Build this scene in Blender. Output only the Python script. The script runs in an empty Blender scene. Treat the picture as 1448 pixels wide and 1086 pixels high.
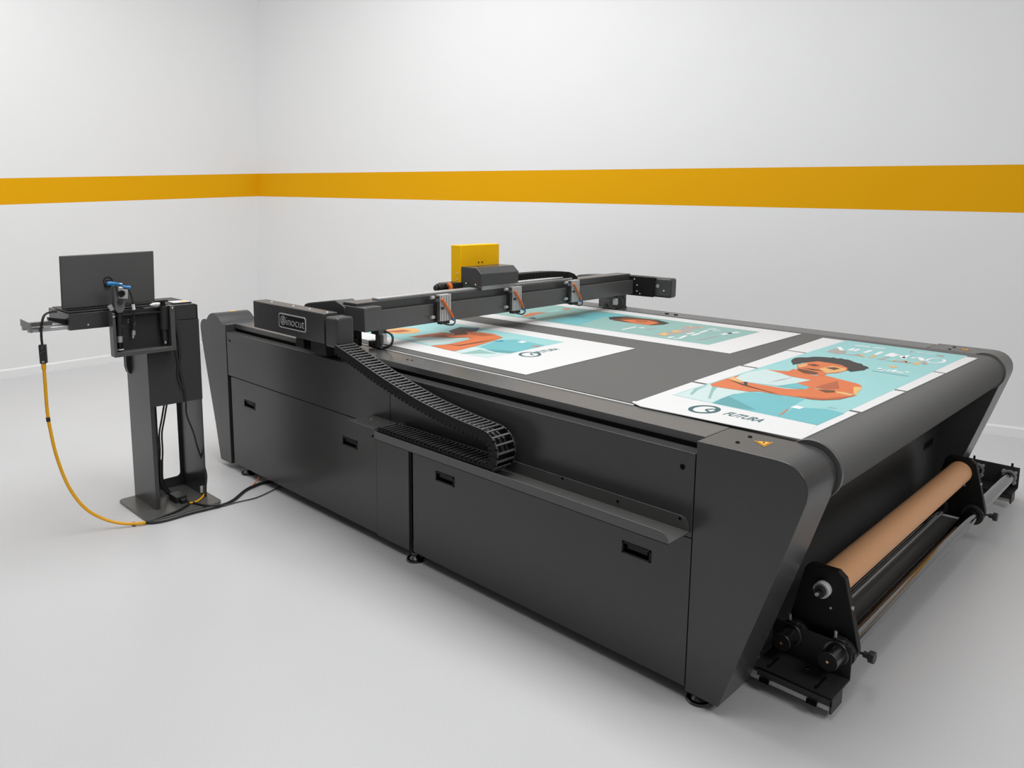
import bpy, bmesh, math, random
from mathutils import Matrix, Vector
random.seed(4)
COL = bpy.context.scene.collection

# ------------------------------------------------------------------ camera
# solved from the machine's own straight edges (1448 x 1086 frame)
FPX, PX, PY = 1095.5445, 722.13, 457.146
CAM = Vector((1.180458, -2.073772, 1.599087))
RIGHT = Vector((0.720794, 0.69305053, 0.01170351))
UP = Vector((-0.11435088, 0.10224135, 0.98816526))
FWD = Vector((-0.68365187, 0.7136019, -0.15294589))
cam_d = bpy.data.cameras.new('camera')
cam = bpy.data.objects.new('camera', cam_d)
COL.objects.link(cam)
m = Matrix.Identity(4)
for i in range(3):
    m[i][0], m[i][1], m[i][2], m[i][3] = RIGHT[i], UP[i], -FWD[i], CAM[i]
cam.matrix_world = m
cam_d.sensor_width = 36
cam_d.lens = FPX / 1448 * 36
cam_d.shift_x = (724 - PX) / 1448
cam_d.shift_y = (PY - 543) / 1448
cam_d.clip_start = .05
bpy.context.scene.camera = cam

# measuring helpers: where the sight line through a point of the photo meets a plane of the place
def ray(u, v): return FWD + RIGHT * ((u - PX) / FPX) - UP * ((v - PY) / FPX)
def on(u, v, P, N):
    d = ray(u, v); N = Vector(N)
    return CAM + d * ((Vector(P) - CAM).dot(N) / d.dot(N))
def PZ(u, v, z): return on(u, v, (0, 0, z), (0, 0, 1))
def PYY(u, v, y): return on(u, v, (0, y, 0), (0, 1, 0))
def PXX(u, v, x): return on(u, v, (x, 0, 0), (1, 0, 0))

# ------------------------------------------------------------------ materials
def srgb(c): return tuple((x / 12.92 if x <= .04045 else ((x + .055) / 1.055) ** 2.4) for x in [k / 255 for k in c])
MATS = {}
def mat(name, col, rough=.5, metal=0.0, spec=.5, noise=0.0, nscale=40, bump=0.0, bscale=200, coat=0):
    if name in MATS: return MATS[name]
    M = bpy.data.materials.new(name); M.use_nodes = True
    nt = M.node_tree; b = nt.nodes['Principled BSDF']
    c = col if isinstance(col[0], float) else srgb(col)
    b.inputs['Base Color'].default_value = (*c, 1)
    b.inputs['Roughness'].default_value = rough
    b.inputs['Metallic'].default_value = metal
    b.inputs['Specular IOR Level'].default_value = spec
    if coat: b.inputs['Coat Weight'].default_value = coat
    if noise or bump:
        tc = nt.nodes.new('ShaderNodeTexCoord')
        if noise:
            n = nt.nodes.new('ShaderNodeTexNoise'); n.inputs['Scale'].default_value = nscale; n.inputs['Detail'].default_value = 5
            nt.links.new(tc.outputs['Object'], n.inputs['Vector'])
            mx = nt.nodes.new('ShaderNodeMix'); mx.data_type = 'RGBA'
            mx.inputs[6].default_value = (*[x * (1 - noise) for x in c], 1)
            mx.inputs[7].default_value = (*[min(1, x * (1 + noise)) for x in c], 1)
            nt.links.new(n.outputs['Fac'], mx.inputs[0]); nt.links.new(mx.outputs[2], b.inputs['Base Color'])
        if bump:
            n2 = nt.nodes.new('ShaderNodeTexNoise'); n2.inputs['Scale'].default_value = bscale; n2.inputs['Detail'].default_value = 3
            nt.links.new(tc.outputs['Object'], n2.inputs['Vector'])
            bp = nt.nodes.new('ShaderNodeBump'); bp.inputs['Strength'].default_value = bump; bp.inputs['Distance'].default_value = .002
            nt.links.new(n2.outputs['Fac'], bp.inputs['Height']); nt.links.new(bp.outputs['Normal'], b.inputs['Normal'])
    MATS[name] = M
    return M
PAINT = mat('charcoal_powder_coat', (.05, .0505, .0503), .27, spec=.5, noise=.06, nscale=30, bump=.04, bscale=900)
PAINTG = mat('grey_toplit_powder_coat', (.09, .09, .088), .27, spec=.5, noise=.05, nscale=30, bump=.04, bscale=900)  # plain grey on some parts; on rails and tray, charcoal lightened as if lit
PAINTD = mat('dark_powder_coat', (.024, .024, .024), .45, noise=.05, bump=.1, bscale=900)
BLACK = mat('black_anodised', (.006, .006, .006), .5, spec=.3, bump=.05, bscale=500)
GAP = mat('dark_interior', (.004, .004, .004), .8, spec=.1)
PLAST = mat('black_plastic', (.02, .02, .02), .42, bump=.05, bscale=600)
CHAINM = mat('chain_plastic', (.008, .008, .008), .55, spec=.2)
BARM = mat('chain_highlight_plastic', (.15, .15, .148), .3)  # paler than the links: highlights on bars and top edges put into the colour
FELT = mat('grey_felt', (.135, .134, .129), .95, spec=.15, noise=.16, nscale=220, bump=.6, bscale=700)
ALU = mat('aluminium', (.56, .56, .56), .36, metal=.55, noise=.08, nscale=60)
ALUD = mat('aluminium_dull', (.5, .5, .5), .5, metal=.6)
CHROME = mat('chrome', (.25, .25, .25), .1, metal=1)
STEELD = mat('dark_steel', (.16, .16, .16), .3, metal=1)
YEL = mat('yellow_paint', (246, 186, 4), .5, spec=.15, noise=.03)
YCAB = mat('yellow_cable_jacket', (238, 172, 10), .4)
ORG = mat('orange_hose', (226, 112, 44), .35)
BLUE = mat('blue_fitting', (30, 120, 180), .35)
WHITE = mat('white_board', (.645, .645, .645), .55, spec=.3)
WPLAST = mat('white_plastic', (.75, .75, .75), .4)
CARD = mat('cardboard', (232, 174, 127), .5, spec=.35, noise=.05, nscale=90, bump=.1, bscale=300)
COPPER = mat('brass', (.75, .42, .2), .3, metal=1)
SIGNB = mat('sign_black', (.004, .004, .004), .3)
SIGNW = mat('sign_silver', (.55, .55, .55), .35)
WARN = mat('warning_yellow', (238, 176, 50), .5)
WARNB = mat('warning_brown', (120, 70, 40), .5)
LCD = mat('screen_dark', (.01, .01, .012), .12)
# poster inks
INK = {k: mat('ink_' + k, tuple(float(q) * .80 for q in srgb(c)), .55, spec=.25, noise=nz, nscale=9) for k, c, nz in [
    ('teal', (160, 212, 212), .05), ('teal_mid', (118, 190, 196), .05), ('teal_dark', (102, 166, 172), .05),
    ('sage', (150, 190, 184), .05), ('pale', (206, 226, 224), .04), ('skin', (222, 124, 78), .08), ('skin_light', (232, 180, 118), .1),
    ('skin_dark', (186, 104, 70), .1), ('brown', (112, 76, 54), .1), ('hair', (66, 64, 64), .15), ('ink_white', (248, 248, 248), .0),
    ('warm_grey', (178, 172, 168), .05), ('gold', (236, 190, 118), .08), ('logo', (70, 108, 110), .05), ('blue', (34, 98, 158), .05), ('line', (110, 160, 162), .02)]}

# ------------------------------------------------------------------ mesh builder
class MB:
    def __init__(s, M=None): s.v = []; s.f = []; s.mi = []; s.sm = []; s.M = M; s.cur = 0
    def add(s, vs, fs, smooth=False):
        o = len(s.v)
        for p in vs:
            p = Vector(p); s.v.append(s.M @ p if s.M else p)
        for f in fs: s.f.append([i + o for i in f]); s.mi.append(s.cur); s.sm.append(smooth)
        return s
    def box(s, x0, x1, y0, y1, z0, z1):
        x0, x1 = sorted((x0, x1)); y0, y1 = sorted((y0, y1)); z0, z1 = sorted((z0, z1))
        v = [(x, y, z) for z in (z0, z1) for y in (y0, y1) for x in (x0, x1)]
        return s.add(v, [(0, 2, 3, 1), (4, 5, 7, 6), (0, 1, 5, 4), (2, 6, 7, 3), (0, 4, 6, 2), (1, 3, 7, 5)])
    def prism(s, pts, axis, a, b, smooth=False):
        """closed 2D outline pushed along an axis; pts in the two other axes (xz for 'y', xy for 'z', yz for 'x')"""
        a, b = sorted((a, b))
        A = sum(pts[i][0] * pts[(i + 1) % len(pts)][1] - pts[(i + 1) % len(pts)][0] * pts[i][1] for i in range(len(pts)))
        pts = list(pts) if A > 0 else list(pts)[::-1]
        mk = {'y': lambda p, t: (p[0], t, p[1]), 'z': lambda p, t: (p[0], p[1], t), 'x': lambda p, t: (t, p[0], p[1])}[axis]
        n = len(pts)
        v = [mk(p, a) for p in pts] + [mk(p, b) for p in pts]
        lo, hi = list(range(n)), list(range(n, 2 * n))
        side = [(i, (i + 1) % n, n + (i + 1) % n, n + i) for i in range(n)]
        if axis == 'y':
            fs = [lo] + [hi[::-1]]; side = [q[::-1] for q in side]
        else:
            fs = [lo[::-1], hi]
        o = len(s.f)
        s.add(v, fs); s.add([], [])
        off = len(s.v) - 2 * n
        for q in side: s.f.append([i + off for i in q]); s.mi.append(s.cur); s.sm.append(smooth)
        return s
    def cyl(s, p, q, r, seg=24, r2=None, cap=True):
        p, q = Vector(p), Vector(q); d = (q - p).normalized()
        a = d.orthogonal().normalized(); b = d.cross(a); r2 = r if r2 is None else r2
        v = []
        for c, rr in ((p, r), (q, r2)):
            for i in range(seg):
                t = 2 * math.pi * i / seg
                v.append(c + (a * math.cos(t) + b * math.sin(t)) * rr)
        s.add(v, [(i, (i + 1) % seg, seg + (i + 1) % seg, seg + i) for i in range(seg)], True)
        if cap:
            off = len(s.v) - 2 * seg
            s.f.append([off + i for i in range(seg)][::-1]); s.f.append([off + seg + i for i in range(seg)])
            s.mi += [s.cur] * 2; s.sm += [False] * 2
        return s
    def ring(s, p, q, ro, ri, seg=32):
        p, q = Vector(p), Vector(q); d = (q - p).normalized()
        a = d.orthogonal().normalized(); b = d.cross(a); v = []
        for c, rr in ((p, ro), (q, ro), (q, ri), (p, ri)):
            for i in range(seg):
                t = 2 * math.pi * i / seg; v.append(c + (a * math.cos(t) + b * math.sin(t)) * rr)
        fs = []
        for k in range(4):
            k2 = (k + 1) % 4
            fs += [(k * seg + i, k * seg + (i + 1) % seg, k2 * seg + (i + 1) % seg, k2 * seg + i) for i in range(seg)]
        return s.add(v, fs, False)
    def tube(s, path, r, seg=10, cap=True):
        P = [Vector(p) for p in path]; n = len(P); v = []
        d0 = (P[1] - P[0]).normalized(); a = d0.orthogonal().normalized()
        for i in range(n):
            d = (P[min(i + 1, n - 1)] - P[max(i - 1, 0)]).normalized()
            a = (a - d * a.dot(d)).normalized(); b = d.cross(a)
            rr = r[i] if isinstance(r, (list, tuple)) else r
            for k in range(seg):
                t = 2 * math.pi * k / seg; v.append(P[i] + (a * math.cos(t) + b * math.sin(t)) * rr)
        fs = [(i * seg + k, i * seg + (k + 1) % seg, (i + 1) * seg + (k + 1) % seg, (i + 1) * seg + k) for i in range(n - 1) for k in range(seg)]
        s.add(v, fs, True)
        if cap:
            off = len(s.v) - n * seg
            s.f.append([off + k for k in range(seg)][::-1]); s.f.append([off + (n - 1) * seg + k for k in range(seg)])
            s.mi += [s.cur] * 2; s.sm += [False] * 2
        return s
    def ball(s, c, r, seg=14, rings=8, sq=(1, 1, 1)):
        c = Vector(c); v = []
        for j in range(rings + 1):
            ph = math.pi * j / rings
            for i in range(seg):
                t = 2 * math.pi * i / seg
                v.append(c + Vector((math.sin(ph) * math.cos(t) * r * sq[0], math.sin(ph) * math.sin(t) * r * sq[1], math.cos(ph) * r * sq[2])))
        fs = [(j * seg + i, (j + 1) * seg + i, (j + 1) * seg + (i + 1) % seg, j * seg + (i + 1) % seg) for j in range(rings) for i in range(seg)]
        return s.add(v, fs, True)
    def poly(s, pts):
        """flat face looking up, from points of a level plane"""
        pts = [Vector(p) for p in pts]
        A = sum(pts[i].x * pts[(i + 1) % len(pts)].y - pts[(i + 1) % len(pts)].x * pts[i].y for i in range(len(pts)))
        if A < 0: pts = pts[::-1]
        return s.add(pts, [tuple(range(len(pts)))])

ROOTM = {}
def smooth(pts, n=8):
    """Catmull-Rom through 3D points"""
    P = [Vector(p) for p in pts]; P = [P[0] * 2 - P[1]] + P + [P[-1] * 2 - P[-2]]; out = []
    for i in range(1, len(P) - 2):
        for k in range(n):
            t = k / n
            a, b, c, d = P[i - 1:i + 3]
            out.append(.5 * ((2 * b) + (c - a) * t + (2 * a - 5 * b + 4 * c - d) * t * t + (3 * b - a - 3 * c + d) * t ** 3))
    out.append(P[-2]); return out
def obj(name, mb, mats, parent=None, bevel=0, seg=2, label=None):
    me = bpy.data.meshes.new(name)
    inv = ROOTM[parent.name].inverted() if parent else Matrix.Identity(4)
    me.from_pydata([inv @ v for v in mb.v], [], mb.f)
    for q in (mats if isinstance(mats, (list, tuple)) else [mats]): me.materials.append(q)
    me.polygons.foreach_set('material_index', mb.mi); me.polygons.foreach_set('use_smooth', mb.sm)
    bm = bmesh.new(); bm.from_mesh(me); bmesh.ops.recalc_face_normals(bm, faces=[f for f in bm.faces]) if not getattr(mb, 'keep', False) else None
    bm.to_mesh(me); bm.free(); me.update()
    if not getattr(mb, 'keep', False):
        me.polygons.foreach_set('use_smooth', [True] * len(me.polygons)); me.set_sharp_from_angle(angle=math.radians(34))
    o = bpy.data.objects.new(name, me); COL.objects.link(o)
    if parent: o.parent = parent; ROOTM[o.name] = ROOTM[parent.name]
    else: ROOTM[o.name] = Matrix.Identity(4)
    if bevel:
        b = o.modifiers.new('bevel', 'BEVEL'); b.width = bevel; b.segments = seg; b.limit_method = 'ANGLE'; b.angle_limit = math.radians(40); b.harden_normals = False
    if label: o['label'] = label
    return o
def thing(name, label, cat, loc=(0, 0, 0), rz=0, group=None):
    o = bpy.data.objects.new(name, None); COL.objects.link(o); o.empty_display_size = .1
    o.location = loc; o.rotation_euler = (0, 0, rz)
    ROOTM[o.name] = Matrix.Translation(loc) @ Matrix.Rotation(rz, 4, 'Z')
    tag(o, label, cat, group); return o
def tag(o, label, cat, group=None):
    o['label'] = label; o['category'] = cat
    if group: o['group'] = group
    return o
def struct(name, mb, mats, bevel=0):
    o = obj(name, mb, mats, None, bevel); o['kind'] = 'structure'; return o
def text_mesh(body, size, shear=0.0, ext=.0006, bold=0.0):
    """the built-in letter shapes as a mesh; returns verts and faces in the xy plane"""
    c = bpy.data.curves.new('lettering', 'FONT'); c.body = body; c.size = size; c.shear = shear; c.extrude = ext; c.offset = bold; c.resolution_u = 3
    o = bpy.data.objects.new('lettering', c); COL.objects.link(o)
    dg = bpy.context.evaluated_depsgraph_get()
    me = bpy.data.meshes.new_from_object(o.evaluated_get(dg))
    v = [x.co.copy() for x in me.vertices]; f = [list(p.vertices) for p in me.polygons]
    bpy.data.objects.remove(o); bpy.data.curves.remove(c); bpy.data.meshes.remove(me)
    return v, f

# ------------------------------------------------------------------ the room
WALLW = mat('white_wall_paint', (.80, .80, .80), .6, spec=.3, noise=.012, nscale=2.5, bump=.1, bscale=300)
STRIPE = mat('yellow_wall_paint', (226, 164, 4), .6, spec=.12)
SKIRT = mat('white_skirting', (.82, .82, .82), .5)
FLOORM = bpy.data.materials.new('grey_epoxy_floor'); FLOORM.use_nodes = True
def floor_nodes():
    nt = FLOORM.node_tree; b = nt.nodes['Principled BSDF']
    tc = nt.nodes.new('ShaderNodeTexCoord')
    n1 = nt.nodes.new('ShaderNodeTexNoise'); n1.inputs['Scale'].default_value = .9; n1.inputs['Detail'].default_value = 6
    n2 = nt.nodes.new('ShaderNodeTexNoise'); n2.inputs['Scale'].default_value = 160; n2.inputs['Detail'].default_value = 2
    nt.links.new(tc.outputs['Object'], n1.inputs['Vector']); nt.links.new(tc.outputs['Object'], n2.inputs['Vector'])
    r = nt.nodes.new('ShaderNodeMix'); r.data_type = 'RGBA'
    r.inputs[6].default_value = (.60, .60, .604, 1); r.inputs[7].default_value = (.68, .68, .685, 1)
    nt.links.new(n1.outputs['Fac'], r.inputs[0])
    r2 = nt.nodes.new('ShaderNodeMix'); r2.data_type = 'RGBA'; r2.blend_type = 'MULTIPLY'; r2.inputs[0].default_value = .12
    nt.links.new(r.outputs[2], r2.inputs[6]); nt.links.new(n2.outputs['Fac'], r2.inputs[7]); nt.links.new(r2.outputs[2], b.inputs['Base Color'])
    b.inputs['Roughness'].default_value = .36; b.inputs['Specular IOR Level'].default_value = .4
floor_nodes()

Z3 = Vector((0, 0, 1))
L0, L1 = PZ(0, 536.1, 0), PZ(177.8, 509.5, 0)
ld = (L1 - L0).normalized()
NV = ray(364.2, 0).cross(ray(364.2, 500)).normalized()
CORN = L0 + ld * (-(L0 - CAM).dot(NV) / ld.dot(NV))
up2 = (Z3 - NV * Z3.dot(NV)).normalized()                   # the line of the corner
R0 = PZ(1421, 616.4, 0)
bd = (R0 - CORN); bd.z = 0; bd.normalize()
NB = bd.cross(up2).normalized(); NL = ld.cross(up2).normalized()
def wb(u, v): return on(u, v, CORN, NB)
def wl(u, v): return on(u, v, CORN, NL)
def tz(P, dz): return P + up2 * (dz / up2.z)
HT = 6.0
def wall(name, base, d, N, a, b, st):
    """a wall from the corner along d, with the painted stripe between its two edges; st = heights (lo0,hi0,lo1,hi1) at both ends"""
    mb = MB(); mb.keep = True
    A, Bq = base + d * a, base + d * b
    back = N * (.15 if N.dot(CAM - base) < 0 else -.15)
    q = lambda P, z: tz(P, z)
    lv = [(0, 0), (st[0], st[2]), (st[1], st[3]), (HT, HT)]
    for k in range(3):
        mb.cur = 1 if k == 1 else 0
        mb.add([q(A, lv[k][0]), q(Bq, lv[k][1]), q(Bq, lv[k + 1][1]), q(A, lv[k + 1][0])], [(0, 1, 2, 3)])
    mb.cur = 0
    f = [q(A, 0), q(Bq, 0), q(Bq, HT), q(A, HT)]; g = [p + back for p in f]
    mb.add(f + g, [(4, 7, 6, 5), (0, 4, 5, 1), (2, 6, 7, 3), (1, 5, 6, 2), (0, 3, 7, 4)])
    return struct(name, mb, [WALLW, STRIPE])
def ht(P, base, d):
    """height along the corner direction and distance along d of a wall point"""
    w = P - base; z = w.z; w2 = w - up2 * (z / up2.z)
    return w2.dot(d), z
def lin(p, q, t): return p[1] + (q[1] - p[1]) * (t - p[0]) / (q[0] - p[0])
bt = [ht(wb(363.7, 245.5), CORN, bd), ht(wb(1448, 232.5), CORN, bd)]
bb = [ht(wb(363.7, 277.5), CORN, bd), ht(wb(1448, 301.0), CORN, bd)]
lt = [ht(wl(0, 252.1), CORN, ld), ht(wl(363.7, 245.5), CORN, ld)]
lb = [ht(wl(0, 289.8), CORN, ld), ht(wl(363.7, 277.5), CORN, ld)]
EB, EL = 10.5, -8.0
wall('wall_back', CORN, bd, NB, 0, EB, (lin(*bb, 0), lin(*bt, 0), lin(*bb, EB), lin(*bt, EB)))
wall('wall_left', CORN, ld, NL, 0, EL, (lin(*lb, 0), lin(*lt, 0), lin(*lb, EL), lin(*lt, EL)))
fl = MB().box(-12, 9, -9, 9, -.12, 0)
struct('floor', fl, FLOORM)
def skirting(name, base, d, N, a, b, h, sgn):
    mb = MB(); A, Bq = base + d * a, base + d * b
    o = N * (sgn * .014); o2 = N * (sgn * .004)
    v = []
    for P in (A, Bq):
        v += [tz(P, 0) - o2, tz(P, 0) + o, tz(P, h - .012) + o, tz(P, h) + o * .35, tz(P, h) - o2]
    n = 5
    mb.add(v, [(i, (i + 1) % n, n + (i + 1) % n, n + i) for i in range(n)] + [tuple(range(n)), tuple(range(2 * n - 1, n - 1, -1))])
    return struct(name, mb, SKIRT)
sB = 1 if NB.dot(CAM - CORN) > 0 else -1; sL = 1 if NL.dot(CAM - CORN) > 0 else -1
hB = ht(wb(1448, 604.9), CORN, bd)[1]; hL = ht(wl(0, 523.2), CORN, ld)[1]
skirting('baseboard_back', CORN, bd, NB, 0, EB, hB, sB)
skirting('baseboard_left', CORN, ld, NL, 0, EL, hL, sL)

# ------------------------------------------------------------------ cutting machine
H = .88; W = 2.495; YE = .205
cm = thing('cutting_machine', 'long charcoal flatbed cutting table with grey felt belt and slanted ends', 'cutting machine', (-1.5, 1.25, 0))
capR = [(0, .036), (.119, .036), (.291, .576), (.337, .728), (.351, .776), (.354, .80), (.351, .822), (.343, .842), (.328, .860), (.309, .873), (.288, .8795), (.26, .882), (.15, .8815), (0, H)]
capL = [(-3.112, .034), (-3.248, .031), (-3.296, .24), (-3.376, .537), (-3.43, .744), (-3.442, .81), (-3.444, .835), (-3.438, .855), (-3.425, .87), (-3.405, .881),
        (-3.388, .8835), (-3.365, .882), (-3.353, .886), (-3.345, .896), (-3.325, .914), (-3.305, .924), (-3.285, .930), (-3.262, .933), (-3.241, .931), (-3.221, .924), (-3.203, .914), (-3.189, .904), (-3.175, .892), (-3.162, .884), (-3.146, .881), (-3.112, H)]
def end_cover(pts, y0, y1):
    mb = MB(); mb.prism(pts, 'y', y0, y1)
    return obj('end_cover', mb, PAINT, cm, .0025)
e1 = end_cover(capR, -.002, YE)
e2 = end_cover(capR, W - YE, W)
e3 = end_cover(capL, -.002, .216)
e4 = end_cover(capL, W - .21, W)
def warn_sticker(p, e, scale=.045, rot=0.0, name='warning_sticker'):
    mb = MB(); x, y, z = p
    tri = lambda k: [(x + k * scale * math.sin(a + rot), y + k * scale * math.cos(a + rot)) for a in (math.pi, math.pi + 2.094, math.pi + 4.189)]
    mb.cur = 0; mb.prism(tri(1.0), 'z', z, z + .0008)
    mb.cur = 1; mb.prism(tri(.86), 'z', z + .0008, z + .0012)
    mb.cur = 0; mb.prism(tri(.7), 'z', z + .0012, z + .0016)
    mb.cur = 1; mb.box(x - .0035, x + .0035, y - .005, y + .014, z + .0016, z + .002); mb.box(x - .0035, x + .0035, y - .016, y - .010, z + .0016, z + .002)
    return obj(name, mb, [WARN, WARNB], e)
pw = PZ(1080.5, 627, .8825)
# triangle as it lies: corners seen at (1066.5,623.3), (1093,625.5), (1081,631.5)
def sticker(pix, z, e):
    P = [PZ(u, v, z) for u, v in pix]; c = (P[0] + P[1] + P[2]) / 3; mb = MB()
    for k, (sc, cu) in enumerate([(1, 0), (.84, 1), (.66, 0)]):
        q = [c + (p - c) * sc for p in P]; mb.cur = cu
        mb.prism([(a.x, a.y) for a in q], 'z', z + k * .0006, z + (k + 1) * .0006)
    mb.cur = 1
    ax = (P[0] + P[1]) / 2 - c
    for t0, t1 in ((-.35, .3), (.42, .55)):
        a, b = c + ax * t0, c + ax * t1; n = Vector((-ax.y, ax.x, 0)).normalized() * .003
        mb.prism([tuple((a - n).xy), tuple((b - n).xy), tuple((b + n).xy), tuple((a + n).xy)], 'z', z + .0018, z + .0024)
    return obj('warning_sticker', mb, [WARN, WARNB], e, label='small yellow triangular warning sticker')
sticker([(1066.5, 623.3), (1093, 625.8), (1080.8, 631.8)], .8822, e1)
sticker([(1356.5, 493.5), (1372, 494.3), (1366.5, 496)], .8822, e2)
st = MB(); st.box(-3.272, -3.25, .10, .14, .9325, .9337); obj('warning_sticker', st, WARN, e3)
def screw_top(u, v, e, z=.8822, r=.007):
    p = PZ(u, v, z); mb = MB(); mb.cyl(p, p + Z3 * .0012, r, 12); return obj('screw', mb, GAP, e)
for u, v in ((1043.2, 625.2), (1060.7, 617.4)): screw_top(u, v, e1)
for u, v in ((1343, 493.6), (1349.5, 490.8)): screw_top(u, v, e2, r=.008)

# solid near-black block: the shade behind the panel gaps put into its colour
core = MB(); core.box(-3.10, .06, .03, W - .03, .075, .80)
core.box(-3.06, -.02, .06, W - .06, .80, .815)
obj('dark_core', core, GAP, cm)
# front sheets with the folded top lip
def apron(x0, x1, z0):
    mb = MB(); mb.box(x0, x1, 0, .004, z0, .836); mb.box(x0, x1, 0, .056, .8325, .8365)
    return obj('upper_panel', mb, PAINT, cm, .0015)
apL = apron(-3.105, -1.5525, .580); apR = apron(-1.5495, -.004, .560)
def screw_front(x, z, e, r=.007, y=-.001, m_=None):
    mb = MB(); mb.cyl((x, y, z), (x, y - .0012, z), r, 12); return obj('screw', mb, m_ or GAP, e)
p = PYY(324.8, 481.7, 0); screw_front(p.x, p.z, apL)
p = PYY(965.3, 660, 0); screw_front(p.x, p.z, apR, .009)
def panel(name, x0, x1, z0, z1, holes, y0=0.0, y1=.02, m_=None):
    """sheet door in the xz plane with rectangular openings for its recessed pulls"""
    mb = MB(); xs = sorted({x0, x1, *[h[0] for h in holes], *[h[1] for h in holes]}); zs = sorted({z0, z1, *[h[2] for h in holes], *[h[3] for h in holes]})
    for i in range(len(xs) - 1):
        for j in range(len(zs) - 1):
            cx, cz = (xs[i] + xs[i + 1]) / 2, (zs[j] + zs[j + 1]) / 2
            if any(h[0] < cx < h[1] and h[2] < cz < h[3] for h in holes): continue
            mb.box(xs[i], xs[i + 1], y0, y1, zs[j], zs[j + 1])
    return obj(name, mb, m_ or PAINT, cm)
def pull(x0, x1, z0, z1, door, y=0.0):
    mb = MB(); t = .006
    mb.box(x0, x1, y - .0025, y + .004, z1 - t, z1); mb.box(x0, x1, y - .0025, y + .004, z0, z0 + t)
    mb.box(x0, x0 + t, y - .0025, y + .004, z0, z1); mb.box(x1 - t, x1, y - .0025, y + .004, z0, z1)
    mb.box(x0 + t, x1 - t, y + .024, y + .027, z0, z1)
    mb.box(x0 + t * 3, x1 - t * 3, y + .006, y + .012, z0 + (z1 - z0) * .42, z1 - t)       # finger lip
    return obj('recessed_pull', mb, BLACK, door, label='black recessed pull')
h1, h2, h3, h4 = (-2.921, -2.798), (-1.932, -1.812), (-1.238, -1.121), (-.267, -.150)
dz = (.426, .468)
dL = panel('door', -3.072, -1.661, .050, .576, [(*h1, *dz), (*h2, *dz)])
dM = panel('filler_panel', -1.6595, -1.424, .044, .576, [])
dR = panel('door', -1.392, -.004, .050, .557, [(*h3, *dz), (*h4, *dz)])
pull(*h1, *dz, dL); pull(*h2, *dz, dL); pull(*h3, *dz, dR); pull(*h4, *dz, dR)
p = PYY(527, 616.5, 0); screw_front(p.x, p.z, dM, .006)
# end panel below the belt with its pull
ep = MB(); ep.box(.06, .092, YE, W - YE, .075, .79); epo = obj('end_panel', ep, PAINTD, cm, .002)
q = MB(); q.box(.092, .0945, 2.06, 2.205, .40, .44); q.cur = 1; q.box(.0945, .096, 2.07, 2.195, .408, .432); obj('recessed_pull', q, [BLACK, GAP], epo)
# guide rails on both long sides
def rail(y0, y1):
    mb = MB(); mb.box(-3.112, -.002, y0, y1, .852, H); mb.box(-3.112, -.002, y0 + .035, y1 - .02, .79, .852)
    return obj('guide_rail', mb, PAINTG, cm, .002)  # same charcoal coat as the panels, lightened to carry the light on top
ra = rail(.057, .208); rb = rail(2.288, 2.46)
s_ = MB(); s_.box(-2.95, -.385, .204, .213, .872, .8835); obj('edge_strip', s_, mat('bright_aluminium', (.85, .85, .85), .3, metal=.3), ra, label='bright aluminium edge strip')
for u, v in ((576, 508.5), (582.5, 509.2)):
    p = PZ(u, v, .8805); k = MB(); k.cyl(p, p + Z3 * .001, .006, 10); obj('screw', k, GAP, ra)
for x in (-1.62, -1.55):
    k = MB(); k.cyl((x, 2.36, H), (x, 2.36, H + .004), .014, 12); obj('screw', k, GAP, rb)
# felt belt round its two rollers
def belt_profile(r):
    pts = []
    cR, cL, zc = .270, -3.29, .797
    for i in range(17): t = math.pi / 2 - math.pi * i / 16; pts.append((cR + r * math.cos(t), zc + r * math.sin(t)))
    for i in range(17): t = -math.pi / 2 - math.pi * i / 16; pts.append((cL + r * math.cos(t), zc + r * math.sin(t)))
    return pts
bl = MB(); bl.prism(belt_profile(.0855), 'y', .226, 2.272, smooth=True)
belt = obj('conveyor_belt', bl, FELT, cm); 
for pgn in belt.data.polygons:
    if len(pgn.vertices) > 4: pgn.use_smooth = False
for y0, y1 in ((.209, .226), (2.272, 2.286)):
    mb = MB(); c = (.272, .803)
    mb.cyl((c[0], y0, c[1]), (c[0], y1, c[1]), .095, 48)
    obj('roller_flange', mb, PAINTG, cm, .002)
# cable tray along the front
ty = -.128
ct = MB()
ct.box(-1.497, -.010, ty, 0, .576, .580)                                     # floor
def lip(y0, y1, x0, x1, zt):
    r = .03
    pts = [(x0, .576), (x1, .576)] + [(x1 - r + r * math.cos(a), zt - r + r * math.sin(a)) for a in (0, .52, 1.05, 1.571)] + [(x0, zt)]
    ct.prism(pts, 'y', y0, y1)
lip(ty, ty + .003, -1.497, -.010, .613); lip(-.003, 0.0, -1.497, -.014, .625)
ct.box(-1.687, -1.497, ty, 0, .6205, .6245)                                  # cover plate over the fixed end
ct.box(-1.687, -1.655, -.004, 0, .576, .6205)
tray = obj('cable_tray', ct, PAINTG, cm, .001)  # lighter coat here stands in for light reaching the tray floor and lip
for u, v in ((795.5, 676.3), (873.5, 709), (961.5, 733)):
    p = PYY(u, v, -.003); screw_front(p.x, p.z, tray, .005, -.0032)
k = MB(); p = PZ(525, 592.6, .6245); k.cyl(p, p + Z3 * .0015, .005, 10); obj('screw', k, ALU, tray)
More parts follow.
